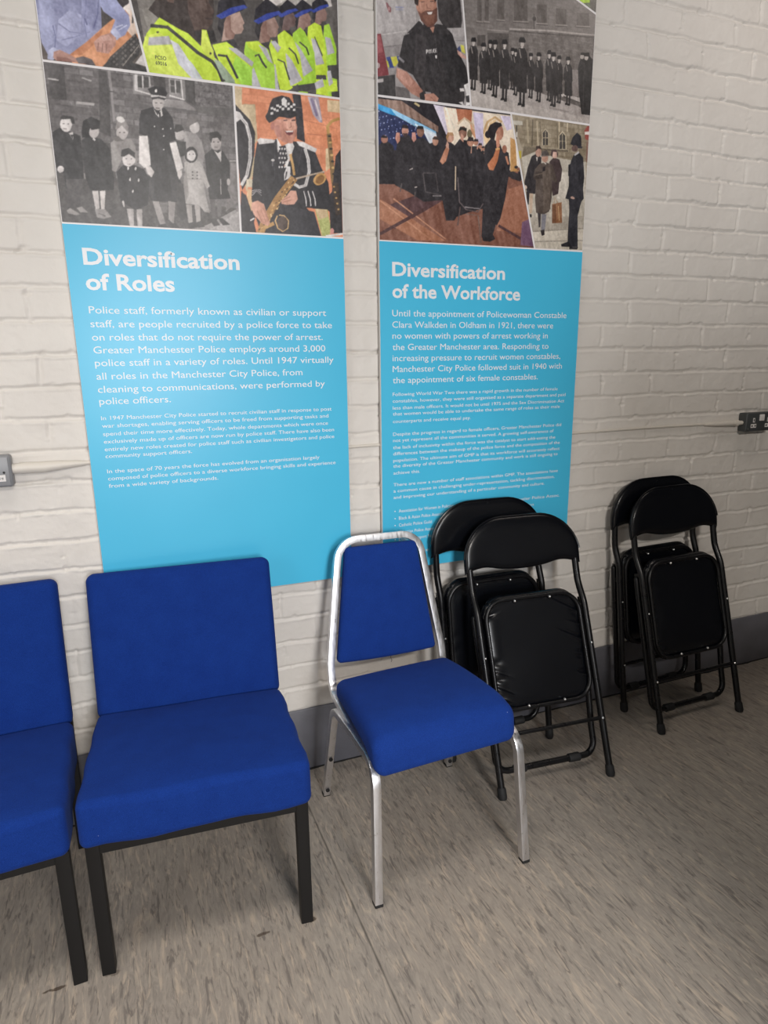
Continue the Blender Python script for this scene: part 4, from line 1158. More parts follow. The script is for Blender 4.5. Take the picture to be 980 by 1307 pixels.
caa36e:460,1772 453,1758 460,1738 475,1730 492,1740 495,1761 482,1774 467,1775 466,1772 480,1772 492,1760 489,1741 476,1733 463,1740 457,1759 463,1771
4a3b35:491,1754 489,1746 485,1739 478,1735 472,1735 466,1738 462,1744 461,1752 463,1760 467,1767 473,1771 480,1771 486,1768 490,1762
b98e58:415,1718 425,1734 453,1747 449,1756 419,1741 406,1723
d09a86:392,1801 408,1807 425,1799 434,1770 440,1751 433,1743 415,1750 395,1771 389,1787
a87362:404,1781 416,1753 418,1753 406,1782
a87362:415,1785 427,1753 429,1754 416,1785
a87362:422,1788 436,1757 438,1758 424,1789
cf9a87:474,1811 491,1825 503,1839 519,1839 523,1818 512,1804 490,1801 475,1803
a87362:482,1813 502,1822 501,1824 481,1814
a87362:479,1806 505,1814 505,1816 479,1808
d9d4d3:385,1753 398,1760 395,1763 383,1756
n5,3:355,2097 671,2135 660,1712 328,1697""")
ART['beard'] = ('9a9494', """b3adad:773,2506 891,2527 891,2280 769,2252
a39d9d:788,2263 884,2284 852,2241 791,2228
7d7878:788,2225 848,2239 848,2241 787,2227
c4bebe:786,2255 862,2274 861,2277 786,2257
8f8989:787,2225 848,2238 835,2169 799,2149
3a3637:949,2440 1022,2452 1039,2327 1036,2309 984,2300 963,2321
a8a2a2:984,2299 1052,2311 1054,2271 1011,2271
7d7878:1018,2273 1054,2277 1054,2279 1018,2275
9b9696:1018,2271 1054,2276 1057,2245 1025,2251
a29c9d:1039,2430 1052,2310 1041,2312 1026,2428
7d3a40:767,2255 782,2258 806,2160 767,2150
9a5358:767,2251 780,2254 790,2215 768,2207
b6a2a2:778,2180 778,2177 776,2174 774,2172 771,2172 769,2173 767,2175 767,2179 767,2182 769,2184 771,2186 774,2186 776,2185 778,2183
3c4a86:798,2203 811,2206 822,2180 808,2177
c9c44c:811,2205 830,2209 835,2195 827,2184 820,2183
3c4a86:830,2209 838,2211 838,2201 834,2197
c9c44c:797,2195 803,2193 808,2179 803,2178
3c4670:1024,2254 1032,2263 1038,2248 1027,2249
c9c44c:1035,2266 1046,2265 1052,2244 1039,2248
3c3a3b:769,2151 825,2163 826,2105 768,2102
b4adad:767,2144 788,2149 788,2140 767,2135
6a6565:825,2134 868,2134 874,2105 826,2104
6b6666:767,2132 773,2128 773,2109 767,2106
8d5f63:798,2336 804,2335 808,2329 814,2325 814,2314 807,2313 801,2324
b98f90:811,2322 811,2320 810,2319 808,2317 807,2317 805,2318 804,2319 804,2321 804,2323 805,2325 807,2326 808,2326 810,2326 811,2324
8f93b4:827,2327 852,2330 852,2333 827,2330
9a9dba:828,2322 852,2325 852,2327 828,2324
302d2f:899,2306 937,2296 957,2307 984,2307 1008,2288 1025,2251 1029,2231 1054,2212 1065,2173 1048,2160 1052,2133 1046,2106 965,2105 938,2131 911,2131 881,2169 832,2184 852,2261 878,2285
3b3739:891,2275 924,2269 918,2131 884,2170
262426:964,2282 997,2287 1054,2212 1062,2175 1006,2136 985,2188
454142:949,2280 963,2206 977,2176 979,2176 965,2207 951,2281
4a4647:852,2261 885,2281 884,2282 851,2262
8f8a8b:857,2266 870,2270 869,2272 856,2269
8f8a8b:989,2300 998,2295 1000,2298 992,2303
b3806d:894,2381 949,2390 956,2356 956,2335 947,2300 924,2300 901,2319 891,2338
c0907d:900,2352 946,2359 946,2336 907,2330
6a463c:896,2331 907,2325 920,2334 943,2338 958,2348 958,2315 943,2297 927,2295 907,2308
7d5446:910,2321 950,2329 947,2308 930,2298
3a302e:883,2369 897,2387 949,2395 958,2371 950,2357 946,2372 900,2362 897,2342 887,2345
e8e0dc:925,2331 943,2335 940,2328 930,2326
8a5b4e:922,2350 926,2340 936,2341 937,2343 928,2342 925,2351
4a3530:907,2352 918,2355 918,2356 907,2354
4a3530:935,2358 946,2360 946,2362 935,2360
b98674:935,2294 950,2300 945,2282
d8d0cd:901,2309 913,2298 915,2299 903,2310
b07f70:830,2181 861,2175 891,2152 914,2131 908,2112 877,2121 845,2144 828,2158
c08f80:832,2180 858,2174 884,2151 871,2137 835,2156
2f2d2f:902,2124 918,2134 923,2127 918,2107 904,2111
b98776:918,2125 948,2130 965,2119 958,2105 921,2106
8d5f53:937,2120 954,2107 956,2108 939,2121
c5988c:1024,2251 1053,2239 1057,2232 1040,2232 1026,2241
8f8b90:834,2205 838,2210 855,2200 851,2195
e9e4e2:952,2227 957,2229 958,2221 954,2220
dcd6d6:1034,2153 1048,2155 1050,2147 1036,2145
e4e0df:1048,2163 1069,2174 1072,2114 1056,2109 1057,2142
3b383a:1054,2135 1069,2139 1070,2120 1058,2119
d5cfcf:1031,2116 1045,2119 1049,2108
e2dcdb:925,2227 926,2238 923,2238 923,2227
e2dcdb:924,2237 927,2237 927,2234 924,2233 925,2231 929,2233 929,2238 924,2239
e2dcdb:932,2238 935,2239 935,2231 933,2231 933,2240 931,2239 931,2230 937,2231 937,2240 932,2240
e2dcdb:938,2241 938,2232 943,2232 943,2234 940,2232 940,2242
e2dcdb:944,2242 944,2233 946,2233 946,2243
e2dcdb:951,2244 947,2243 947,2234 952,2234 952,2236 949,2235 949,2242 952,2243
e2dcdb:957,2246 952,2244 952,2235 958,2236 957,2238 954,2236 954,2244 957,2244
e2dcdb:953,2239 957,2240 957,2241 953,2241
n7,5:761,2503 1067,2560 1078,2103 753,2068""")
ART['march'] = ('77706d', """b10,9:1037,2481 1500,2560 1534,2144 1045,2092
6a6360:1197,2328 1514,2356 1528,2144 1204,2147
b13,7:1197,2328 1514,2356 1528,2144 1204,2147
a59c98:1200,2327 1352,2343 1436,2348 1513,2355 1514,2359 1436,2353 1352,2348 1200,2331
4d4745:1200,2322 1514,2349 1514,2352 1200,2325
5c5552:1087,2407 1102,2407 1104,2336 1089,2335
938a86:1086,2331 1108,2332 1109,2335 1086,2334
4c4644:1086,2328 1108,2330 1109,2332 1086,2330
5c5552:1112,2411 1126,2411 1128,2339 1114,2338
938a86:1111,2334 1132,2335 1132,2338 1111,2337
4c4644:1111,2331 1132,2333 1132,2334 1111,2333
5c5552:1154,2418 1178,2419 1181,2351 1157,2348
938a86:1154,2345 1185,2347 1185,2350 1154,2347
4c4644:1154,2342 1185,2345 1185,2346 1154,2344
5c5552:1212,2427 1259,2432 1263,2359 1215,2353
938a86:1212,2349 1267,2355 1267,2358 1212,2352
4c4644:1212,2347 1267,2353 1267,2355 1212,2349
5c5552:1294,2407 1329,2410 1332,2364 1296,2359
938a86:1293,2356 1336,2360 1336,2363 1294,2359
4c4644:1294,2353 1336,2357 1336,2359 1294,2355
5c5552:1363,2407 1401,2410 1404,2370 1366,2366
938a86:1363,2362 1408,2366 1408,2369 1363,2365
4c4644:1363,2359 1408,2364 1408,2366 1363,2361
5c5552:1441,2407 1487,2412 1490,2379 1444,2373
938a86:1441,2370 1495,2375 1495,2378 1441,2373
4c4644:1441,2367 1495,2373 1495,2375 1441,2369
4a4442:1283,2380 1285,2340 1289,2341 1287,2381
3f3a39:1293,2369 1292,2366 1291,2363 1288,2362 1285,2361 1283,2362 1281,2364 1280,2367 1280,2370 1282,2372 1285,2374 1287,2374 1290,2374 1292,2372
4d4745:1125,2309 1198,2317 1200,2259 1127,2249
958c88:1123,2315 1197,2321 1198,2324 1123,2318
4a4442:1090,2298 1118,2302 1119,2274 1091,2270
a49b97:1064,2183 1139,2177 1279,2179 1466,2153 1518,2131 1517,2106 1073,2104
b0a7a2:1070,2154 1190,2138 1397,2130 1516,2122 1517,2106 1073,2104
8a817d:1354,2135 1429,2131 1430,2135 1355,2139
b3aaa6:1394,2182 1470,2177 1471,2162 1400,2173
4b4543:1405,2172 1470,2162 1472,2165 1406,2176
857c79:1432,2251 1459,2254 1464,2181 1443,2178
2b2829:1206,2264 1220,2265 1227,2256 1229,2228 1227,2221 1229,2193 1205,2192 1204,2225 1201,2230 1202,2252
2a2728:1211,2195 1216,2193 1216,2175 1211,2174
2a2728:1219,2194 1224,2194 1224,2172 1218,2171
1f1d1e:1208,2175 1217,2176 1217,2171 1207,2170
1f1d1e:1217,2175 1224,2176 1224,2170 1215,2169
bdb3ae:1218,2271 1218,2269 1217,2267 1215,2266 1213,2266 1212,2266 1211,2268 1210,2270 1210,2272 1211,2274 1213,2275 1215,2275 1217,2275 1218,2273
1f1d1f:1206,2275 1208,2281 1218,2282 1222,2276 1221,2274 1207,2272
8d8480:1207,2261 1211,2248 1213,2248 1209,2262
cfc6c1:1216,2265 1216,2265 1215,2264 1214,2264 1213,2263 1212,2264 1211,2264 1211,2265 1211,2265 1212,2266 1213,2266 1214,2267 1215,2266 1216,2266
2b2829:1218,2261 1231,2263 1237,2253 1240,2221 1237,2213 1240,2181 1218,2181 1216,2218 1213,2224 1213,2248
2a2728:1222,2184 1227,2182 1228,2161 1223,2161
2a2728:1230,2183 1235,2183 1235,2158 1230,2158
1f1d1e:1221,2162 1228,2163 1229,2158 1219,2156
1f1d1e:1229,2161 1235,2162 1235,2156 1227,2155
bdb3ae:1229,2269 1229,2267 1228,2265 1226,2264 1224,2263 1223,2264 1222,2266 1221,2268 1222,2271 1223,2273 1224,2274 1226,2274 1227,2274 1228,2272
1f1d1f:1217,2275 1220,2281 1229,2282 1233,2275 1231,2272 1218,2271
8d8480:1218,2259 1222,2243 1224,2244 1220,2259
cfc6c1:1227,2263 1227,2262 1226,2262 1225,2261 1224,2261 1223,2261 1223,2262 1222,2262 1222,2263 1223,2264 1224,2264 1225,2264 1226,2264 1227,2264
2b2829:1272,2258 1286,2260 1293,2250 1296,2219 1293,2211 1296,2180 1272,2179 1270,2215 1267,2221 1267,2245
2a2728:1277,2182 1282,2180 1283,2160 1277,2159
2a2728:1285,2181 1291,2181 1291,2157 1285,2156
1f1d1e:1275,2160 1283,2161 1284,2156 1274,2155
1f1d1e:1284,2160 1291,2161 1291,2154 1282,2154
bdb3ae:1284,2266 1284,2263 1282,2261 1281,2260 1279,2260 1277,2261 1276,2262 1276,2265 1276,2267 1277,2269 1278,2270 1280,2271 1282,2270 1283,2268
1f1d1f:1271,2271 1274,2277 1284,2278 1288,2272 1286,2269 1272,2267
8d8480:1272,2255 1277,2240 1279,2241 1274,2256
cfc6c1:1282,2260 1282,2259 1281,2258 1280,2258 1279,2258 1278,2258 1277,2258 1277,2259 1277,2260 1278,2260 1279,2261 1280,2261 1281,2261 1282,2260
2b2829:1339,2271 1353,2273 1360,2262 1364,2227 1361,2218 1364,2183 1340,2182 1338,2223 1334,2230 1334,2257
2a2728:1345,2186 1351,2184 1351,2160 1346,2160
2a2728:1354,2184 1359,2185 1360,2157 1354,2156
1f1d1e:1343,2161 1352,2162 1352,2156 1342,2155
1f1d1e:1353,2160 1360,2161 1360,2154 1351,2153
bdb3ae:1351,2280 1351,2277 1350,2275 1348,2274 1346,2273 1344,2274 1343,2276 1342,2279 1343,2282 1344,2284 1345,2285 1347,2285 1349,2285 1350,2283
1f1d1f:1338,2286 1341,2293 1351,2294 1355,2287 1354,2283 1339,2282
8d8480:1339,2268 1344,2251 1346,2252 1342,2269
cfc6c1:1349,2273 1349,2272 1348,2271 1347,2271 1346,2271 1345,2271 1344,2272 1344,2272 1344,2273 1345,2274 1346,2274 1347,2275 1348,2274 1349,2274
2b2829:1376,2263 1391,2265 1398,2254 1401,2221 1399,2213 1402,2179 1377,2179 1375,2218 1371,2224 1371,2249
2a2728:1382,2182 1388,2180 1389,2158 1383,2158
2a2728:1391,2181 1397,2181 1397,2155 1391,2155
1f1d1e:1381,2159 1389,2160 1390,2154 1379,2153
1f1d1e:1390,2158 1397,2159 1397,2153 1388,2152
bdb3ae:1388,2271 1388,2269 1387,2267 1385,2265 1383,2265 1381,2266 1380,2268 1380,2270 1380,2273 1381,2275 1383,2276 1384,2276 1386,2276 1388,2274
1f1d1f:1375,2277 1378,2283 1388,2285 1392,2278 1391,2274 1376,2273
8d8480:1376,2260 1381,2244 1384,2245 1379,2261
cfc6c1:1386,2265 1386,2264 1385,2263 1384,2263 1383,2263 1382,2263 1381,2263 1381,2264 1381,2265 1382,2266 1383,2266 1384,2266 1385,2266 1386,2265
2b2829:1127,2271 1142,2273 1149,2262 1151,2229 1148,2221 1150,2187 1126,2187 1125,2226 1122,2232 1122,2257
2a2728:1131,2190 1137,2188 1137,2166 1131,2165
2a2728:1140,2189 1146,2189 1145,2163 1139,2162
1f1d1e:1129,2166 1138,2167 1138,2162 1128,2161
1f1d1e:1138,2166 1145,2167 1145,2160 1136,2159
bdb3ae:1140,2279 1140,2277 1138,2275 1137,2273 1135,2273 1133,2274 1132,2276 1131,2278 1132,2281 1133,2283 1135,2284 1136,2285 1138,2284 1139,2282
1f1d1f:1127,2285 1130,2291 1140,2293 1144,2286 1142,2282 1128,2281
8d8480:1128,2268 1132,2252 1135,2253 1130,2269
cfc6c1:1138,2273 1138,2272 1137,2271 1136,2271 1135,2271 1133,2271 1133,2271 1132,2272 1133,2273 1133,2274 1134,2274 1136,2274 1137,2274 1137,2273
2b2829:1300,2261 1316,2263 1324,2252 1327,2218 1324,2210 1327,2176 1300,2175 1298,2214 1294,2221 1294,2247
2a2728:1306,2178 1312,2176 1312,2154 1306,2153
2a2728:1315,2177 1322,2178 1321,2151 1315,2150
1f1d1e:1303,2154 1313,2155 1313,2150 1302,2149
1f1d1e:1314,2154 1322,2155 1321,2148 1312,2147
bdb3ae:1313,2270 1313,2267 1312,2265 1310,2263 1308,2263 1306,2264 1305,2266 1304,2268 1304,2271 1305,2273 1307,2274 1309,2275 1311,2274 1313,2272
1f1d1f:1299,2275 1302,2282 1313,2283 1318,2276 1316,2272 1300,2271
8d8480:1300,2258 1305,2242 1308,2242 1303,2259
cfc6c1:1311,2263 1311,2262 1310,2261 1309,2261 1308,2260 1306,2261 1305,2261 1305,2262 1305,2263 1306,2263 1307,2264 1309,2264 1310,2264 1311,2263
2b2829:1104,2260 1120,2262 1127,2252 1130,2218 1127,2210 1129,2176 1102,2175 1101,2214 1097,2220 1098,2246
2a2728:1108,2178 1114,2176 1114,2154 1108,2153
2a2728:1117,2177 1123,2178 1123,2151 1116,2150
1f1d1e:1105,2154 1114,2155 1115,2150 1103,2149
1f1d1e:1115,2154 1123,2155 1123,2148 1113,2147
bdb3ae:1118,2269 1117,2266 1116,2264 1114,2263 1112,2263 1110,2263 1109,2265 1108,2268 1109,2270 1110,2272 1112,2274 1114,2274 1116,2273 1117,2271
1f1d1f:1103,2274 1107,2281 1118,2283 1122,2275 1121,2272 1104,2270
8d8480:1104,2257 1109,2241 1112,2242 1107,2258
cfc6c1:1115,2262 1115,2261 1114,2261 1113,2260 1112,2260 1110,2260 1110,2261 1109,2261 1110,2262 1110,2263 1112,2263 1113,2264 1114,2263 1115,2263
2b2829:1409,2264 1426,2266 1434,2255 1438,2221 1435,2213 1439,2178 1410,2178 1408,2217 1403,2223 1404,2250
2a2728:1416,2181 1423,2179 1423,2156 1417,2156
2a2728:1427,2180 1433,2180 1433,2153 1427,2153
1f1d1e:1414,2157 1424,2158 1425,2152 1413,2151
1f1d1e:1425,2157 1434,2157 1433,2151 1423,2150
bdb3ae:1423,2273 1423,2270 1422,2268 1420,2266 1418,2266 1416,2267 1414,2269 1413,2271 1414,2274 1415,2276 1417,2277 1419,2278 1421,2277 1423,2275
1f1d1f:1408,2278 1411,2285 1423,2286 1428,2279 1426,2276 1409,2274
8d8480:1410,2261 1415,2244 1418,2245 1412,2261
cfc6c1:1421,2266 1421,2265 1420,2264 1419,2264 1417,2263 1416,2264 1415,2264 1415,2265 1415,2266 1416,2266 1417,2267 1418,2267 1420,2267 1421,2266
2b2829:1069,2268 1086,2270 1093,2259 1096,2225 1093,2216 1095,2181 1066,2181 1066,2221 1062,2227 1063,2254
2a2728:1073,2184 1079,2182 1079,2159 1072,2159
2a2728:1083,2183 1089,2184 1088,2156 1082,2156
1f1d1e:1070,2160 1080,2161 1080,2155 1068,2154
1f1d1e:1081,2159 1089,2160 1088,2154 1078,2152
bdb3ae:1084,2277 1083,2274 1082,2272 1080,2271 1078,2270 1076,2271 1074,2273 1074,2276 1074,2278 1075,2280 1077,2282 1080,2282 1082,2281 1083,2279
1f1d1f:1069,2282 1072,2289 1084,2291 1088,2284 1087,2280 1070,2278
8d8480:1069,2265 1074,2248 1077,2249 1072,2266
cfc6c1:1081,2270 1081,2269 1080,2268 1079,2268 1077,2268 1076,2268 1075,2268 1075,2269 1075,2270 1076,2271 1077,2271 1079,2271 1080,2271 1081,2271
2b2829:1142,2269 1160,2272 1168,2260 1171,2222 1168,2212 1170,2174 1141,2174 1139,2218 1136,2225 1136,2254
2a2728:1147,2177 1154,2175 1154,2150 1147,2149
2a2728:1158,2176 1164,2176 1163,2146 1157,2146
1f1d1e:1144,2150 1155,2151 1155,2145 1143,2144
1f1d1e:1156,2150 1164,2151 1163,2143 1153,2142
bdb3ae:1157,2279 1157,2276 1156,2274 1154,2273 1151,2272 1149,2273 1148,2275 1147,2278 1148,2281 1149,2283 1151,2285 1153,2285 1155,2284 1157,2282
1f1d1f:1142,2285 1145,2293 1157,2295 1162,2287 1160,2283 1143,2281
8d8480:1143,2266 1148,2248 1151,2249 1146,2267
cfc6c1:1155,2272 1154,2271 1154,2270 1152,2269 1151,2269 1150,2269 1149,2270 1148,2271 1149,2272 1149,2273 1151,2273 1152,2273 1153,2273 1154,2273
2b2829:1353,2266 1371,2268 1380,2256 1384,2219 1381,2209 1384,2172 1353,2171 1351,2215 1346,2221 1346,2250
2a2728:1360,2175 1367,2173 1368,2147 1361,2147
2a2728:1371,2173 1378,2174 1378,2144 1371,2143
1f1d1e:1358,2148 1369,2149 1369,2143 1356,2142
1f1d1e:1370,2148 1379,2149 1378,2141 1367,2140
bdb3ae:1368,2275 1368,2273 1367,2270 1364,2269 1362,2268 1360,2269 1358,2271 1357,2274 1358,2277 1359,2279 1361,2281 1364,2281 1366,2280 1368,2278
1f1d1f:1352,2281 1355,2289 1368,2291 1373,2283 1372,2279 1353,2277
8d8480:1353,2263 1359,2245 1362,2245 1356,2263
cfc6c1:1366,2268 1365,2267 1365,2266 1363,2266 1362,2265 1360,2266 1359,2266 1359,2267 1359,2268 1360,2269 1361,2269 1363,2270 1364,2269 1365,2269
2b2829:1174,2274 1194,2276 1203,2263 1206,2222 1203,2212 1205,2170 1173,2169 1171,2218 1167,2225 1168,2257
2a2728:1180,2174 1188,2171 1188,2143 1180,2143
2a2728:1192,2172 1199,2172 1198,2140 1191,2139
1f1d1e:1177,2144 1189,2145 1189,2139 1175,2137
1f1d1e:1190,2144 1199,2145 1198,2136 1187,2135
bdb3ae:1191,2285 1190,2281 1189,2279 1187,2277 1184,2277 1182,2278 1180,2280 1180,2283 1180,2286 1182,2289 1184,2291 1186,2291 1189,2290 1190,2288
1f1d1f:1174,2291 1178,2299 1191,2301 1196,2292 1194,2288 1175,2286
8d8480:1175,2270 1181,2251 1184,2251 1178,2271
cfc6c1:1188,2276 1188,2275 1187,2274 1185,2274 1184,2274 1182,2274 1181,2274 1181,2275 1181,2276 1182,2277 1184,2278 1185,2278 1187,2278 1188,2277
2b2829:1235,2284 1256,2287 1266,2273 1271,2226 1267,2214 1270,2167 1234,2167 1232,2221 1227,2229 1227,2266
2a2728:1242,2171 1250,2168 1251,2137 1242,2136
2a2728:1255,2169 1263,2170 1263,2133 1254,2132
1f1d1e:1239,2138 1252,2139 1252,2132 1237,2130
1f1d1e:1253,2137 1264,2138 1263,2129 1250,2128
bdb3ae:1253,2297 1253,2293 1251,2290 1249,2288 1246,2288 1243,2289 1241,2292 1241,2295 1241,2299 1243,2302 1245,2304 1248,2304 1250,2303 1252,2300
1f1d1f:1234,2304 1238,2313 1253,2315 1259,2306 1257,2301 1235,2299
8d8480:1235,2281 1242,2258 1246,2259 1239,2282
cfc6c1:1250,2287 1250,2286 1249,2285 1247,2285 1245,2284 1244,2285 1243,2285 1242,2286 1242,2287 1244,2288 1245,2289 1247,2289 1248,2289 1250,2288
242223:1456,2261 1467,2294 1483,2292 1496,2298 1514,2288 1512,2237 1517,2132 1479,2132 1463,2200
a89e99:1477,2293 1477,2290 1475,2287 1472,2286 1469,2285 1465,2286 1463,2288 1462,2291 1463,2294 1465,2297 1468,2299 1471,2299 1474,2298 1476,2296
b0a6a1:1494,2293 1493,2289 1491,2286 1488,2284 1485,2284 1482,2285 1479,2287 1478,2291 1479,2294 1481,2297 1484,2299 1487,2299 1490,2298 1493,2296
1c1a1b:1474,2303 1496,2307 1500,2296 1478,2294
1c1a1b:1464,2302 1477,2304 1477,2297 1464,2296
3d393a:1478,2276 1483,2139 1485,2139 1480,2276
n6,3:1037,2481 1505,2561 1543,2105 1045,2055""")
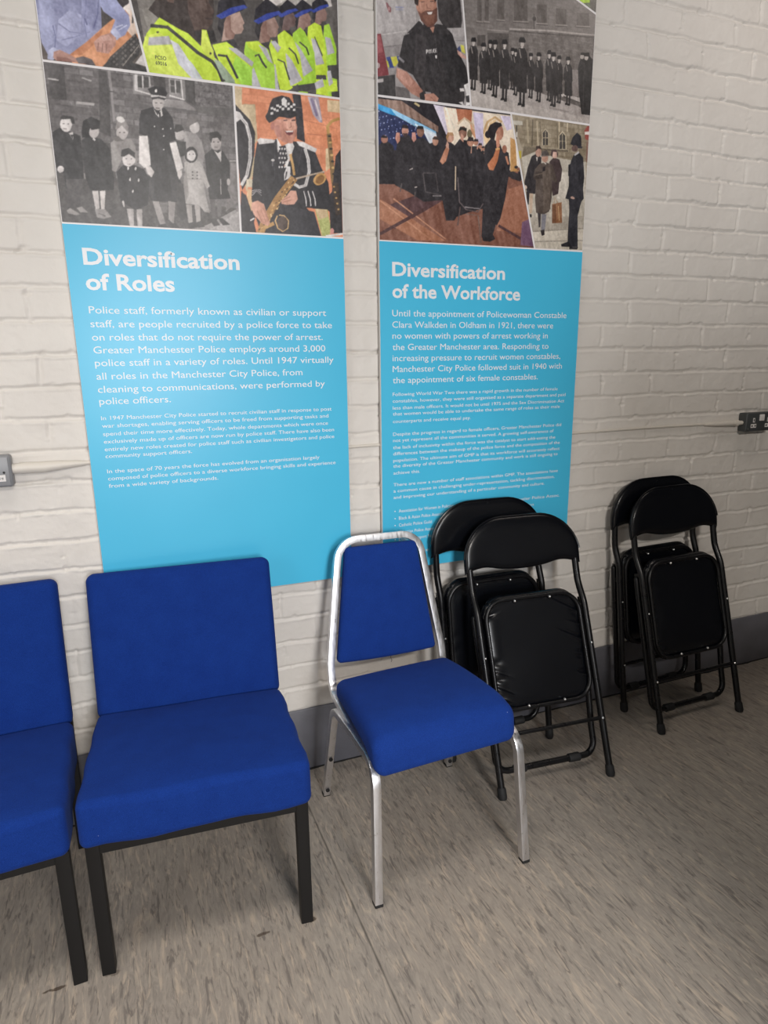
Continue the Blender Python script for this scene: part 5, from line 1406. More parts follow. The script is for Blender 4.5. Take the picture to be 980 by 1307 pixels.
ART['ceremony'] = ('2e2a2f', """8f7468:769,2096 845,2099 964,2045 964,2029 894,2053 769,2084
r22,6:769,2096 845,2099 964,2045 964,2029 769,2084
3fa0e0:769,2084 813,2075 829,2058 792,2062 768,2071
8fc4ea:808,2077 894,2051 956,2031 958,2024 889,2037 829,2058
cfe0f0:883,2046 958,2026 950,2010 939,1997 900,2032
dfe6f0:916,2029 958,2023 959,2015 945,2000 928,1994
232b52:770,2069 840,2054 916,2025 933,1999 922,1966 769,1971
b9c3ea:776,2065 775,2063 772,2063 771,2065 772,2066 775,2066
7f8cc4:803,2045 802,2043 800,2043 799,2045 800,2046 802,2046
7f8cc4:832,2025 830,2023 828,2023 827,2024 828,2026 830,2026
b9c3ea:860,2004 859,2002 857,2002 856,2004 857,2005 859,2005
7f8cc4:778,2049 777,2048 775,2048 774,2049 775,2051 777,2051
b9c3ea:806,2029 805,2028 803,2027 802,2029 803,2031 805,2031
7f8cc4:834,2009 833,2007 831,2007 830,2008 831,2010 833,2010
b9c3ea:892,2034 891,2032 889,2032 888,2034 889,2035 891,2036
7f8cc4:780,2034 779,2032 777,2032 776,2033 777,2035 779,2035
7f8cc4:808,2014 807,2012 805,2012 804,2013 805,2015 807,2015
b9c3ea:837,1993 836,1991 833,1991 832,1993 833,1994 836,1994
7f8cc4:866,2039 865,2037 862,2037 861,2038 863,2040 865,2040
7f8cc4:895,2018 894,2016 891,2016 890,2018 891,2019 894,2020
b9c3ea:783,2018 782,2017 780,2016 779,2018 780,2019 782,2020
7f8cc4:811,1998 810,1996 808,1996 807,1997 808,1999 810,1999
7f8cc4:840,2043 839,2042 837,2041 835,2043 837,2044 839,2045
b9c3ea:868,2023 867,2021 865,2021 864,2022 865,2024 867,2024
7f8cc4:898,2002 896,2000 894,2000 893,2002 894,2003 896,2004
7f8cc4:785,2003 784,2001 782,2001 781,2002 782,2004 784,2004
b9c3ea:814,2048 813,2046 811,2046 810,2047 811,2049 813,2049
7f8cc4:842,2028 841,2026 839,2026 838,2027 839,2029 841,2029
7f8cc4:871,2007 870,2005 868,2005 867,2006 868,2008 870,2008
7f8cc4:789,2052 788,2051 785,2050 784,2052 785,2053 788,2054
7f8cc4:817,2032 815,2031 813,2030 812,2032 813,2033 816,2034
b9c3ea:845,2012 844,2010 842,2010 841,2011 842,2013 844,2013
7f8cc4:874,1991 873,1989 871,1989 869,1990 871,1992 873,1992
7f8cc4:903,2037 902,2035 900,2035 899,2037 900,2038 902,2038
b9c3ea:791,2037 790,2035 788,2035 787,2036 788,2038 790,2038
7f8cc4:819,2016 818,2015 816,2015 815,2016 816,2018 818,2018
7f8cc4:848,1996 847,1994 844,1994 843,1995 844,1997 847,1997
b9c3ea:877,2042 876,2040 873,2040 872,2041 873,2043 876,2043
7f8cc4:906,2021 905,2019 903,2019 901,2021 903,2022 905,2022
7f8cc4:794,2021 792,2019 790,2019 789,2021 790,2022 792,2022
b9c3ea:822,2001 821,1999 818,1999 817,2000 818,2002 821,2002
7f8cc4:851,2046 849,2045 847,2044 846,2046 847,2047 850,2048
7f8cc4:879,2026 878,2024 876,2024 875,2025 876,2027 878,2027
b9c3ea:909,2005 908,2003 905,2003 904,2004 905,2006 908,2006
7f8cc4:796,2005 795,2004 793,2003 792,2005 793,2007 795,2007
7f8cc4:825,2051 824,2049 822,2049 820,2050 822,2052 824,2052
b9c3ea:853,2030 852,2029 850,2029 849,2030 850,2032 852,2032
7f8cc4:882,2010 881,2008 879,2008 878,2009 879,2011 881,2011
b9c3ea:799,2055 798,2054 796,2053 795,2055 796,2056 798,2057
7f8cc4:827,2035 826,2033 824,2033 823,2035 824,2036 826,2036
7f8cc4:856,2014 855,2013 853,2013 852,2014 853,2016 855,2016
b9c3ea:885,1994 884,1992 882,1992 880,1993 882,1995 884,1995
7f8cc4:914,2040 913,2038 911,2038 910,2039 911,2041 913,2041
7f8cc4:802,2040 801,2038 798,2038 797,2039 799,2041 801,2041
b9c3ea:830,2019 829,2018 827,2017 826,2019 827,2020 829,2021
7f8cc4:859,1999 857,1997 855,1997 854,1998 855,2000 857,2000
7f8cc4:888,2044 887,2043 884,2043 883,2044 884,2046 887,2046
b9c3ea:776,2044 775,2042 773,2042 772,2044 773,2045 775,2045
7f8cc4:804,2024 803,2022 801,2022 800,2023 801,2025 803,2025
7f8cc4:832,2003 831,2002 829,2001 828,2003 829,2005 831,2005
b9c3ea:861,2049 860,2047 858,2047 857,2049 858,2050 860,2050
7f8cc4:890,2029 889,2027 887,2027 886,2028 887,2030 889,2030
7f8cc4:779,2028 778,2027 776,2027 775,2028 776,2030 778,2030
242026:848,2099 949,2101 995,2028 984,2013 965,2029 964,2045 911,2068
c9b78a:884,2096 901,2089 904,2094 888,2101
d8cfe0:947,2101 989,2099 1018,2044 1013,2011 990,2027
e8d8c4:980,2098 1215,2100 1256,1947 1206,1948 1072,1970 1001,2010
b06a4c:1023,2098 1078,2101 1076,2068 1052,2079 1032,2061
c98f6c:1070,2071 1100,2052 1095,2019 1076,2040
c6a98a:1032,2056 1052,2074 1076,2061 1091,2036 1097,2039 1081,2065 1052,2079 1027,2060
c9a374:1122,2039 1135,2072 1158,2087 1180,2076 1185,2081 1158,2093 1128,2075 1114,2040
6b6048:1079,2036 1078,2030 1076,2025 1073,2023 1069,2022 1066,2024 1063,2029 1062,2034 1063,2040 1065,2044 1068,2047 1072,2048 1075,2045 1078,2041
cfc4de:1081,2095 1116,2096 1119,2007 1095,2005
d6cbe2:1176,2096 1212,2098 1220,2064 1202,2057
f0e4d2:986,2096 1015,2042 1021,2045 991,2098
e9c79a:1118,2035 1141,2074 1164,2086 1148,2042 1131,2008
c0905a:1215,2040 1240,2032 1263,1948 1219,1944
e8dcd0:1234,2032 1248,1995 1262,1953 1243,1956
7d5142:769,1875 923,1884 1109,1917 1207,1929 1264,1924 1320,1726 767,1718
r14,10:769,1854 1311,1893 1320,1726 767,1718
96624c:1184,1884 1264,1909 1307,1766 1175,1770
52383a:768,1809 923,1865 992,1851 821,1756
a06a50:773,1836 844,1804 993,1731 894,1729 772,1781
b98468:771,1830 939,1732 942,1735 774,1833
b98468:815,1838 992,1735 995,1737 818,1841
4a3030:774,1736 926,1814 920,1822 769,1743
4b3234:1179,1782 1289,1737 1294,1744 1183,1789
6b4c66:1269,1800 1298,1812 1319,1729 1266,1731
272428:770,1975 791,1995 818,1980 823,1931 839,1878 769,1877
a27060:801,1996 800,1991 797,1987 792,1985 787,1984 783,1986 780,1989 779,1994 780,1998 783,2002 788,2005 792,2005 797,2004 800,2000
231f22:779,1998 783,2004 799,2004 798,1998
272428:829,1985 840,2004 867,2013 889,1995 900,1919 894,1863 839,1878 823,1935
b98574:867,2024 866,2018 863,2013 858,2009 853,2009 849,2011 846,2016 845,2022 846,2028 849,2033 854,2037 858,2037 863,2035 866,2030
2a2225:845,2029 848,2038 864,2038 866,2029
c98f7e:824,2000 828,2016 839,2016 839,1995 831,1986
3a2a2a:848,2016 864,2017 861,2008 851,2007
272428:872,1985 889,2004 916,2011 945,1991 951,1923 946,1848 889,1854 878,1931
7d5748:918,2027 916,2020 913,2015 908,2011 903,2011 898,2013 894,2018 893,2024 894,2031 898,2037 903,2040 908,2041 913,2038 916,2033
1f1b1e:892,2031 897,2040 914,2040 916,2033
d0958a:877,2003 878,2021 889,2022 892,2004 884,1995
272428:928,1981 945,1996 973,1994 979,1925 980,1850 940,1848
b98a76:965,2007 964,2001 961,1996 957,1993 952,1993 948,1995 946,1999 944,2005 945,2010 948,2015 952,2018 957,2018 961,2016 964,2012
3a2c28:944,2009 950,2017 964,2016 965,2009
272428:979,1985 1001,2001 1025,1994 1032,1929 1040,1816 1022,1791 993,1789 974,1888
c0917c:1017,2021 1016,2015 1012,2009 1007,2006 1001,2006 996,2008 993,2012 991,2018 993,2024 996,2029 1001,2032 1007,2033 1012,2031 1015,2026
a57a54:990,2020 995,2032 1012,2034 1017,2025 1001,2025 994,2009
bb8066:970,1952 984,1981 993,1996 1002,1989 991,1954 979,1944
c99a88:989,1995 994,2009 1000,2001 1000,1987
272428:1019,1998 1036,2018 1071,2017 1090,1972 1104,1897 1099,1829 1051,1817 1026,1891
8a6252:1061,2039 1060,2031 1056,2025 1051,2022 1044,2021 1039,2024 1035,2029 1033,2036 1034,2043 1038,2049 1044,2053 1050,2054 1056,2051 1060,2046
26211f:1031,2038 1038,2052 1061,2050 1059,2041 1044,2044
c4917e:1039,2018 1042,2035 1050,2028 1050,2010
b07c66:1086,2016 1085,2010 1082,2005 1077,2002 1072,2002 1067,2004 1063,2008 1062,2013 1063,2019 1066,2024 1071,2027 1076,2027 1081,2025 1084,2021
2a2225:1062,2015 1067,2027 1083,2027 1086,2017
272428:1053,1998 1096,2002 1100,1909 1053,1905
c4917c:1081,1983 1083,2002 1077,2002 1075,1983
b07c66:1102,2016 1101,2012 1099,2008 1096,2006 1092,2006 1088,2007 1086,2010 1085,2014 1086,2018 1088,2022 1091,2024 1095,2024 1098,2023 1101,2020
2a2225:1085,2016 1088,2024 1100,2024 1102,2018
272428:1079,2003 1109,2006 1113,1908 1079,1906
c4917c:1100,1993 1102,2006 1098,2006 1095,1993
b07c66:1115,2007 1114,2003 1113,2000 1110,1999 1107,1998 1104,2000 1102,2002 1101,2005 1101,2009 1103,2012 1106,2014 1109,2014 1112,2013 1114,2010
2a2225:1101,2007 1103,2013 1113,2014 1115,2009
272428:1095,1996 1121,1998 1125,1899 1096,1897
c4917c:1114,1987 1116,1999 1112,1999 1110,1987
b07c66:1125,2001 1124,1998 1123,1995 1120,1994 1118,1994 1115,1995 1114,1997 1113,2000 1113,2002 1115,2005 1117,2006 1120,2007 1122,2006 1124,2003
2a2225:1113,2001 1115,2006 1123,2007 1125,2002
272428:1108,1992 1130,1994 1134,1892 1110,1890
c4917c:1124,1984 1127,1994 1124,1994 1121,1985
272428:1125,2008 1148,2033 1179,2017 1199,1981 1213,1925 1197,1860 1174,1795 1157,1744 1120,1752 1123,1860 1120,1956
b07a64:1190,2051 1189,2042 1185,2034 1180,2029 1174,2029 1169,2032 1165,2039 1163,2049 1164,2058 1168,2066 1173,2070 1179,2071 1184,2067 1188,2060
211c20:1130,2045 1141,2067 1160,2077 1180,2076 1184,2069 1171,2062 1163,2050 1158,2028 1142,2030
211c20:1145,2041 1144,2037 1141,2033 1137,2030 1133,2030 1128,2032 1125,2035 1124,2039 1125,2044 1128,2048 1132,2050 1136,2050 1141,2049 1144,2046
c98a70:1163,2030 1166,2047 1175,2038 1178,2012 1167,2002
bd7450:1135,1957 1156,1982 1164,2002 1179,2006 1171,1969 1157,1942 1142,1943
d9a56a:1163,1999 1179,2003 1177,2008 1162,2004
272428:1192,2004 1210,1996 1218,1964 1203,1865 1187,1805 1175,1785 1155,1803 1183,1903
9a6650:1204,2006 1203,2001 1201,1997 1198,1995 1194,1994 1190,1996 1188,2000 1187,2005 1187,2010 1190,2014 1193,2016 1197,2017 1200,2015 1203,2011
b5785c:1215,1964 1205,1987 1198,1985 1208,1962
2c262a:1247,1959 1246,1957 1245,1955 1242,1954 1239,1954 1236,1954 1234,1956 1233,1958 1234,1960 1236,1961 1238,1962 1241,1963 1244,1962 1246,1961
8a5a4a:1256,1954 1255,1952 1254,1951 1251,1950 1248,1949 1245,1950 1243,1951 1242,1953 1243,1955 1245,1957 1247,1958 1250,1958 1253,1957 1255,1956
2c262a:1265,1950 1264,1948 1263,1946 1260,1945 1257,1945 1254,1945 1252,1947 1251,1948 1252,1950 1254,1952 1256,1953 1259,1953 1262,1953 1264,1951
8a5a4a:1248,1943 1247,1941 1245,1939 1242,1938 1239,1938 1237,1939 1235,1940 1234,1942 1234,1944 1236,1945 1239,1946 1242,1947 1245,1946 1247,1945
2c262a:1257,1938 1256,1936 1254,1935 1252,1934 1248,1933 1246,1934 1244,1935 1243,1937 1243,1939 1245,1941 1248,1942 1251,1942 1254,1941 1256,1940
8a5a4a:1266,1934 1265,1932 1263,1930 1261,1929 1257,1929 1255,1929 1253,1931 1252,1932 1253,1934 1254,1936 1257,1937 1260,1937 1263,1937 1265,1935
2c262a:1248,1927 1248,1925 1246,1923 1243,1922 1240,1922 1237,1923 1235,1924 1235,1926 1235,1928 1237,1929 1240,1930 1243,1931 1246,1930 1248,1929
2a2528:1225,1945 1263,1938 1258,1918 1220,1925
272428:823,1935 979,1930 1121,1927 1124,1831 1075,1818 993,1789 980,1846 917,1837 866,1861 822,1876
4e484a:912,1915 921,1864 974,1858 975,1861 924,1866 916,1916
4a4446:914,1914 955,1918 964,1868 967,1869 958,1920 914,1917
7d7678:946,1854 977,1856 977,1859 946,1857
5a5052:1030,1913 1037,1844 1062,1823 1106,1819 1125,1845 1121,1846 1105,1822 1064,1826 1041,1845 1034,1913
8a8284:1057,1830 1111,1829 1112,1831 1057,1833
5a4a48:1040,1831 1032,1777 1036,1777 1044,1831
6b5a54:1063,1811 1104,1810 1117,1732 1121,1732 1108,1811 1064,1814
57504f:840,1859 846,1882 843,1883 837,1859
57504f:887,1844 890,1863 887,1863 885,1844
b4a9a6:870,1920 881,1924 880,1927 869,1922
b4a9a6:886,1873 895,1875 894,1878 886,1876
211e22:1120,1752 1157,1764 1171,1745 1151,1736 1126,1737
c9b49a:1022,1943 1022,1877 1026,1877 1026,1943
n7,4:761,2100 1309,2162 1332,1721 754,1697""")
ART['street'] = ('a29583', """8d806c:1215,2101 1516,2107 1521,1994 1393,1999 1266,1998 1222,2087
b20,12:1215,2101 1516,2107 1516,2003 1266,1998
5c5244:1293,2097 1294,2022 1298,2023 1297,2097
b5a68e:1308,2095 1316,2024 1322,2025 1314,2096
6b604f:1320,2094 1328,2029 1331,2029 1323,2094
c9b99e:1393,2101 1395,2073 1399,2073 1397,2102
c9b99e:1425,2101 1425,2076 1429,2076 1429,2102
6b604f:1385,2097 1392,2031 1395,2032 1388,2098
a89a82:1271,2095 1278,2030 1285,2031 1277,2096
c0b197:1333,2028 1332,2064 1343,2078 1357,2066 1360,2030
3f3a36:1336,2029 1334,2064 1344,2074 1354,2066 1356,2031
b9ab92:1343,2071 1345,2030 1347,2030 1345,2071
b9ab92:1335,2049 1355,2051 1355,2053 1335,2051
c0b197:1397,2022 1395,2062 1409,2077 1424,2065 1428,2025
3f3a36:1400,2024 1398,2062 1409,2072 1421,2064 1424,2026
b9ab92:1408,2069 1411,2025 1413,2025 1410,2070
b9ab92:1399,2046 1423,2048 1422,2049 1398,2047
c2bcb0:1222,2088 1256,2089 1259,2078 1226,2076
3c3834:1234,2076 1236,2039 1240,2039 1238,2076
d5cfc6:1236,2057 1236,2042 1240,2042 1240,2058
b9a63e:1246,2005 1257,2006 1257,1985 1249,1984
554b3f:1336,2015 1435,2019 1435,2023 1336,2019
6f6454:1265,2020 1340,2020 1342,1998 1259,1978
b5ada0:1259,1988 1308,2008 1402,1997 1454,1995 1507,1996 1521,1726 1318,1724
c4bcb0:1404,1958 1510,1967 1513,1887 1400,1879
n8,6:1259,1988 1506,2009 1521,1726 1318,1724
a59c90:1305,1817 1515,1833 1518,1799 1311,1774
bdb4a6:1311,1774 1518,1792 1521,1726 1322,1724
8f867b:1313,1773 1518,1794 1518,1797 1313,1776
8f867b:1321,1743 1519,1756 1519,1759 1321,1746
8d4038:1494,2086 1504,2100 1517,2104 1519,2059 1500,2061
e0d6d0:1496,2083 1517,2086 1518,2076 1497,2075
7a5a4e:1505,2055 1514,2056 1516,1997 1507,1996
3c2f30:1364,1984 1380,1998 1402,1994 1415,1966 1412,1933 1406,1926 1404,1893 1383,1885 1371,1930
c9a394:1393,2007 1393,2002 1390,1998 1386,1996 1381,1995 1377,1997 1374,2001 1373,2006 1373,2011 1376,2015 1380,2018 1385,2018 1389,2016 1392,2012
4a3a3a:1367,2004 1370,2018 1387,2022 1397,2009 1393,1999 1390,2014 1377,2014 1374,1998
8a5f42:1382,1861 1419,1869 1425,1807 1385,1803
6b4630:1382,1858 1397,1862 1401,1805 1385,1803
a5886a:1390,1862 1392,1881 1402,1866 1405,1867 1391,1883 1387,1862
b5926a:1405,1856 1412,1813 1415,1813 1408,1857
2c282b:1283,1961 1296,1994 1312,2002 1333,1994 1332,1953 1314,1886 1284,1888 1272,1916
b08878:1332,2008 1331,2003 1329,1998 1324,1995 1319,1994 1314,1997 1311,2001 1310,2006 1310,2012 1313,2017 1318,2020 1323,2021 1327,2018 1331,2014
3a2e2a:1310,2010 1311,2024 1325,2027 1333,2018 1320,2018
d5ccc4:1312,1994 1319,1993 1317,1980
c9b4a6:1283,1904 1283,1901 1281,1899 1279,1898 1276,1898 1274,1899 1272,1900 1271,1903 1272,1905 1273,1908 1276,1909 1278,1909 1281,1908 1282,1906
c0a892:1293,1887 1307,1887 1306,1830 1296,1826
2a2628:1296,1826 1305,1825 1305,1816 1298,1817
2c282b:1281,1891 1293,1888 1292,1852 1285,1858
4d423c:1310,1957 1326,1975 1351,1981 1377,1976 1397,1932 1393,1925 1378,1930 1379,1878 1372,1838 1351,1828 1321,1831 1315,1873 1316,1926 1305,1934
5a4e46:1339,1966 1369,1968 1376,1845 1349,1833
3f3632:1310,1951 1336,1953 1341,1934 1307,1928
6a5c52:1311,1940 1341,1947 1340,1950 1311,1942
b58c7a:1359,1995 1358,1989 1355,1984 1350,1981 1344,1981 1339,1983 1335,1987 1334,1993 1334,1999 1338,2004 1343,2007 1348,2007 1353,2005 1357,2001
4a4340:1331,2000 1335,2012 1353,2016 1362,2006 1361,2000 1333,1997
6b625c:1331,2000 1361,2003 1361,2000 1333,1996
d8cfc6:1344,1979 1350,1975 1353,1977 1346,1981
2b2628:1339,1966 1350,1970 1350,1957 1339,1953
3a3436:1327,1832 1340,1829 1340,1789 1334,1789
77757c:1343,1829 1362,1829 1358,1780 1343,1781
2a2526:1341,1779 1356,1783 1358,1767 1347,1763
25242a:1448,1994 1457,2011 1479,2020 1495,2008 1504,1953 1502,1913 1507,1886 1498,1876 1486,1831 1493,1735 1454,1735 1450,1764 1451,1849 1447,1879 1433,1881 1444,1919 1441,1961
1f1e24:1442,2042 1449,2062 1466,2078 1482,2069 1487,2037 1473,2034 1451,2040
2b2930:1451,2040 1491,2039 1489,2034 1460,2031
5a4440:1473,2032 1472,2028 1469,2024 1464,2022 1458,2022 1453,2023 1449,2026 1447,2030 1448,2034 1452,2038 1457,2040 1463,2041 1468,2039 1472,2036
b9b4b4:1459,2013 1476,2025 1479,2020 1462,2009
b08d80:1470,1883 1469,1882 1466,1881 1462,1881 1458,1882 1455,1883 1454,1885 1453,1887 1455,1888 1458,1889 1461,1889 1465,1888 1468,1887 1470,1885
1d1b1f:1425,1741 1453,1751 1472,1734 1427,1734
1d1b1f:1459,1734 1495,1735 1491,1728 1459,1728
1f1e24:1438,1981 1446,1985 1449,1949 1440,1948
34333a:1461,2005 1472,1917 1474,1918 1464,2006
n6,3:1181,2101 1523,2137 1557,1717 1196,1702""")
ART['corner'] = ('56604a', """b6d83c:1173,2573 1468,2626 1488,2441 1472,2438 1400,2416 1369,2415 1307,2417 1277,2419
8fc238:1347,2441 1387,2454 1374,2416 1328,2416
cfe455:1399,2434 1428,2461 1455,2450 1410,2418
3f423c:1410,2416 1430,2432 1462,2437 1479,2413 1421,2412
c9d2b0:1444,2433 1456,2409 1460,2411 1448,2435
aab396:1429,2428 1425,2413 1428,2413 1432,2428
5a5650:1479,2520 1508,2525 1514,2415 1493,2415
3a3b37:1365,2440 1377,2442 1376,2416 1365,2416
n10,6:1036,2547 1499,2632 1518,2408 1040,2337""")

# ------------------------------------------------------------------ exhibition boards
PY = -.022


def text_lines(name, lines, parent, height, m, embolden=0.0, y=PY - .0006, res=3, xs=None):
    """one mesh from lines (text, x0, x1, baseline z), world coordinates; height = capital height"""
    parts = []
    for txt, x0, x1, z in lines:
        cu = bpy.data.curves.new('t', 'FONT')
        cu.body = txt; cu.size = 1.0; cu.resolution_u = res; cu.offset = embolden
        tmp = bpy.data.objects.new('t', cu); COL.objects.link(tmp)
        bpy.context.view_layer.update()
        me = bpy.data.meshes.new_from_object(tmp.evaluated_get(bpy.context.evaluated_depsgraph_get()))
        bpy.data.objects.remove(tmp); bpy.data.curves.remove(cu)
        co = np.empty(len(me.vertices) * 3, np.float32); me.vertices.foreach_get('co', co); co = co.reshape(-1, 3)
        mn, mx = co[:, 0].min(), co[:, 0].max()
        sy = height / .729
        sx = (x1 - x0) / (mx - mn) if x1 is not None else sy * .92
        out = np.zeros_like(co)
        out[:, 0] = x0 + (co[:, 0] - mn) * sx
        out[:, 2] = z + co[:, 1] * sy
        polys = [list(p.vertices) for p in me.polygons]
        bpy.data.meshes.remove(me)
        parts.append((out, polys))
    V = []; P = []; k = 0
    for a, p in parts:
        V += [tuple(v) for v in a]; P += [[i + k for i in f] for f in p]; k += len(a)
    me = bpy.data.meshes.new(name)
    o3 = parent.location
    me.from_pydata([(v[0] - o3.x, y - o3.y, v[2] - o3.z) for v in V], [], P)
    me.materials.append(m)
    o = bpy.data.objects.new(name, me); COL.objects.link(o); o.parent = parent
    return o


def paint(quad, base, ops, cell=.0017):
    """rasterise the printed picture on a fine grid: returns positions (n,2) in metres, grid size and linear colours"""
    TL, TR, BR, BL = [np.array(p, float) / 1000 for p in quad]
    nu = int(max(np.linalg.norm(TR - TL), np.linalg.norm(BR - BL)) / cell); nv = int(max(np.linalg.norm(BL - TL), np.linalg.norm(BR - TR)) / cell)

    def grid(a, b):
        u, v = np.meshgrid(np.linspace(0, 1, a), np.linspace(0, 1, b))
        u = u[..., None]; v = v[..., None]
        return (TL * (1 - u) + TR * u) * (1 - v) + (BL * (1 - u) + BR * u) * v
    su, sv = 2 * nu + 1, 2 * nv + 1
    P = grid(su, sv) * 1000
    x = P[..., 0].ravel(); y = P[..., 1].ravel()
    hexc = lambda h: np.array([int(h[i:i + 2], 16) for i in (0, 2, 4)], float)
    img = np.tile(hexc(base), (len(x), 1))
    # the supersampled grid is nearly axis aligned: find the affected samples by bounding box
    for op in ops:
        head, pts = op.split(':')
        pts = np.array([[float(c) for c in p.split(',')] for p in pts.split()])
        lo, hi = pts.min(0) - 1, pts.max(0) + 1
        idx = np.nonzero((x > lo[0]) & (x < hi[0]) & (y > lo[1]) & (y < hi[1]))[0]
        if not len(idx): continue
        px, py = x[idx], y[idx]
        ins = np.zeros(len(idx), bool)
        j = len(pts) - 1
        for i in range(len(pts)):
            xi, yi = pts[i]; xj, yj = pts[j]
            if yi != yj:
                ins ^= ((yi > py) != (yj > py)) & (px < (xj - xi) * (py - yi) / (yj - yi) + xi)
            j = i
        idx = idx[ins]
        if not len(idx): continue
        px, py = x[idx], y[idx]
        if ',' in head:
            amt, size = [float(c) for c in head[1:].split(',')]
            if head[0] == 'n':
                d = (vnoise(px, py, 5, size) + vnoise(px, py, 6, size * .45) - 1) * amt
            elif head[0] == 'r':
                d = (vnoise(px + py * .25, py * .08 + px * .05, 8, size) - .5) * 2 * amt
            else:
                r = np.floor(py / size); fx = (px / (size * 2.4) + (r % 2) * .5)
                d = (np.random.RandomState(3).rand(97)[(r * 13 + np.floor(fx) * 7).astype(int) % 97] - .5) * 1.6 * amt
                e = (np.abs(py / size - r - .5) > .42) | (np.abs(fx - np.floor(fx) - .5) > .46)
                d = np.where(e, -amt * .7, d)
            img[idx] += d[:, None]
        else:
            c0 = hexc(head)
            w_, h_ = hi - lo
            if min(w_, h_) > 16:
                # folds and modelling inside the larger printed shapes
                f = 15 * (.5 - (px - lo[0]) / w_) + 9 * ((py - lo[1]) / h_ - .5)
                f = f + 26 * (vnoise(px + py * .3, py * .3, 61 + len(idx) % 7, 9) - .5) + 16 * (vnoise(px, py, 71, 4) - .5)
                img[idx] = c0 + f[:, None] * (.45 + c0.mean() / 255)
            else:
                img[idx] = c0
    img += ((vnoise(x, y, 51, 15) + vnoise(x, y, 52, 7) + vnoise(x, y, 53, 3.2) - 1.5) * 13)[:, None]
    img = 14 + img * (241 / 255)
    img = img.reshape(sv, su, 3)
    pad = np.pad(img, ((1, 1), (1, 1), (0, 0)), 'edge')
    k = (pad[:-2] + 2 * pad[1:-1] + pad[2:]) / 4
    k = (k[:, :-2] + 2 * k[:, 1:-1] + k[:, 2:]) / 4
    img = np.clip(k[::2, ::2], 0, 255) / 255
    G = grid(nu + 1, nv + 1)
    return G.reshape(-1, 2), nu, nv, s2l(img.reshape(-1, 3))


def photo_print(key, quad, parent):
    base, ops = ART[key]
    G, nu, nv, colr = paint(quad, base, ops.strip().split('\n'))
    me = bpy.data.meshes.new('photo_print')
    o3 = parent.location
    V = np.zeros((len(G), 3), np.float32)
    V[:, 0] = G[:, 0] - o3.x; V[:, 1] = PY - .0005 - o3.y; V[:, 2] = G[:, 1] - o3.z
    idx = np.arange((nu + 1) * (nv + 1)).reshape(nv + 1, nu + 1)
    Q = np.stack([idx[1:, :-1], idx[1:, 1:], idx[:-1, 1:], idx[:-1, :-1]], -1).reshape(-1, 4)
    me.vertices.add(len(V)); me.vertices.foreach_set('co', V.ravel())
    me.loops.add(Q.size); me.loops.foreach_set('vertex_index', Q.ravel().astype(np.int32))
    me.polygons.add(len(Q)); me.polygons.foreach_set('loop_start', np.arange(0, Q.size, 4, dtype=np.int32))
    me.polygons.foreach_set('loop_total', np.full(len(Q), 4, dtype=np.int32))
    me.update(calc_edges=True)
    a = me.color_attributes.new('print', 'FLOAT_COLOR', 'POINT')
    c4 = np.ones((len(G), 4), np.float32); c4[:, :3] = colr * PRINT_GAIN
    a.data.foreach_set('color', c4.ravel())
    me.materials.append(M_PRINT)
    o = bpy.data.objects.new('photo_print', me); COL.objects.link(o); o.parent = parent
    return o


PRINT_GAIN = 1.10
ZB, ZC, ZT = .690, 1.7205, 2.62


def board(x0, x1, label):
    t = empty('exhibition_panel', ((x0 + x1) / 2, -.012, ZB), label=label, category='display board', group='exhibition boards')
    w = (x1 - x0) / 2
    bm = bmesh.new()
    box(bm, (-w, PY + .012, 0), (w, .002, ZT - ZB), .0008, 1, mat=0)
    for f in bm.faces:
        if f.normal.y < -.9: f.material_index = 1
    obj('board', bm, [M_EDGE, M_WHITE], t, smooth=False)
    bm = bmesh.new()
    box(bm, (-w + .0006, PY + .012 - .0004, .0006), (w - .0006, PY + .0122, ZC - ZB)); obj('blue_field', bm, M_CYAN, t, smooth=False)
    for z in (.3, 1.6):
        bm = bmesh.new(); box(bm, (-w + .12, .002, z), (w - .12, .0088, z + .05)); obj('fixing_batten', bm, M_EDGE, t, smooth=False)
    return t


pa = board(-.096, .657, 'blue wall panel on diversification of roles above the low blue chair')
pa_q = dict(desk=[(-94, 2560), (52, 2560), (143.5, 2084.5), (-94, 2082)], parade=[(58, 2560), (655, 2560), (655, 2086), (149, 2085)],
            children=[(-94, 2077), (357, 2079.5), (353.5, 1724.5), (-94, 1724.5)], saxophone=[(362.5, 2079.5), (655, 2080.5), (655, 1725.5), (359, 1725)])
for k_, q_ in pa_q.items(): photo_print(k_, q_, pa)
text_lines('heading_text', TXT_H1, pa, .0405, M_TEXT, .026)
text_lines('intro_text', TXT_I1, pa, .0190, M_TEXT)
for a_, b_ in ((0, 6), (6, 9)): text_lines('body_paragraph', TXT_B1[a_:b_], pa, .0112, M_TEXT)
text_lines('badge_lettering', [('PCSO', .166, .193, 2.1165), ('69016', .166, .193, 2.1040)], pa, .0085, M_INK, .01, y=PY - .0009)

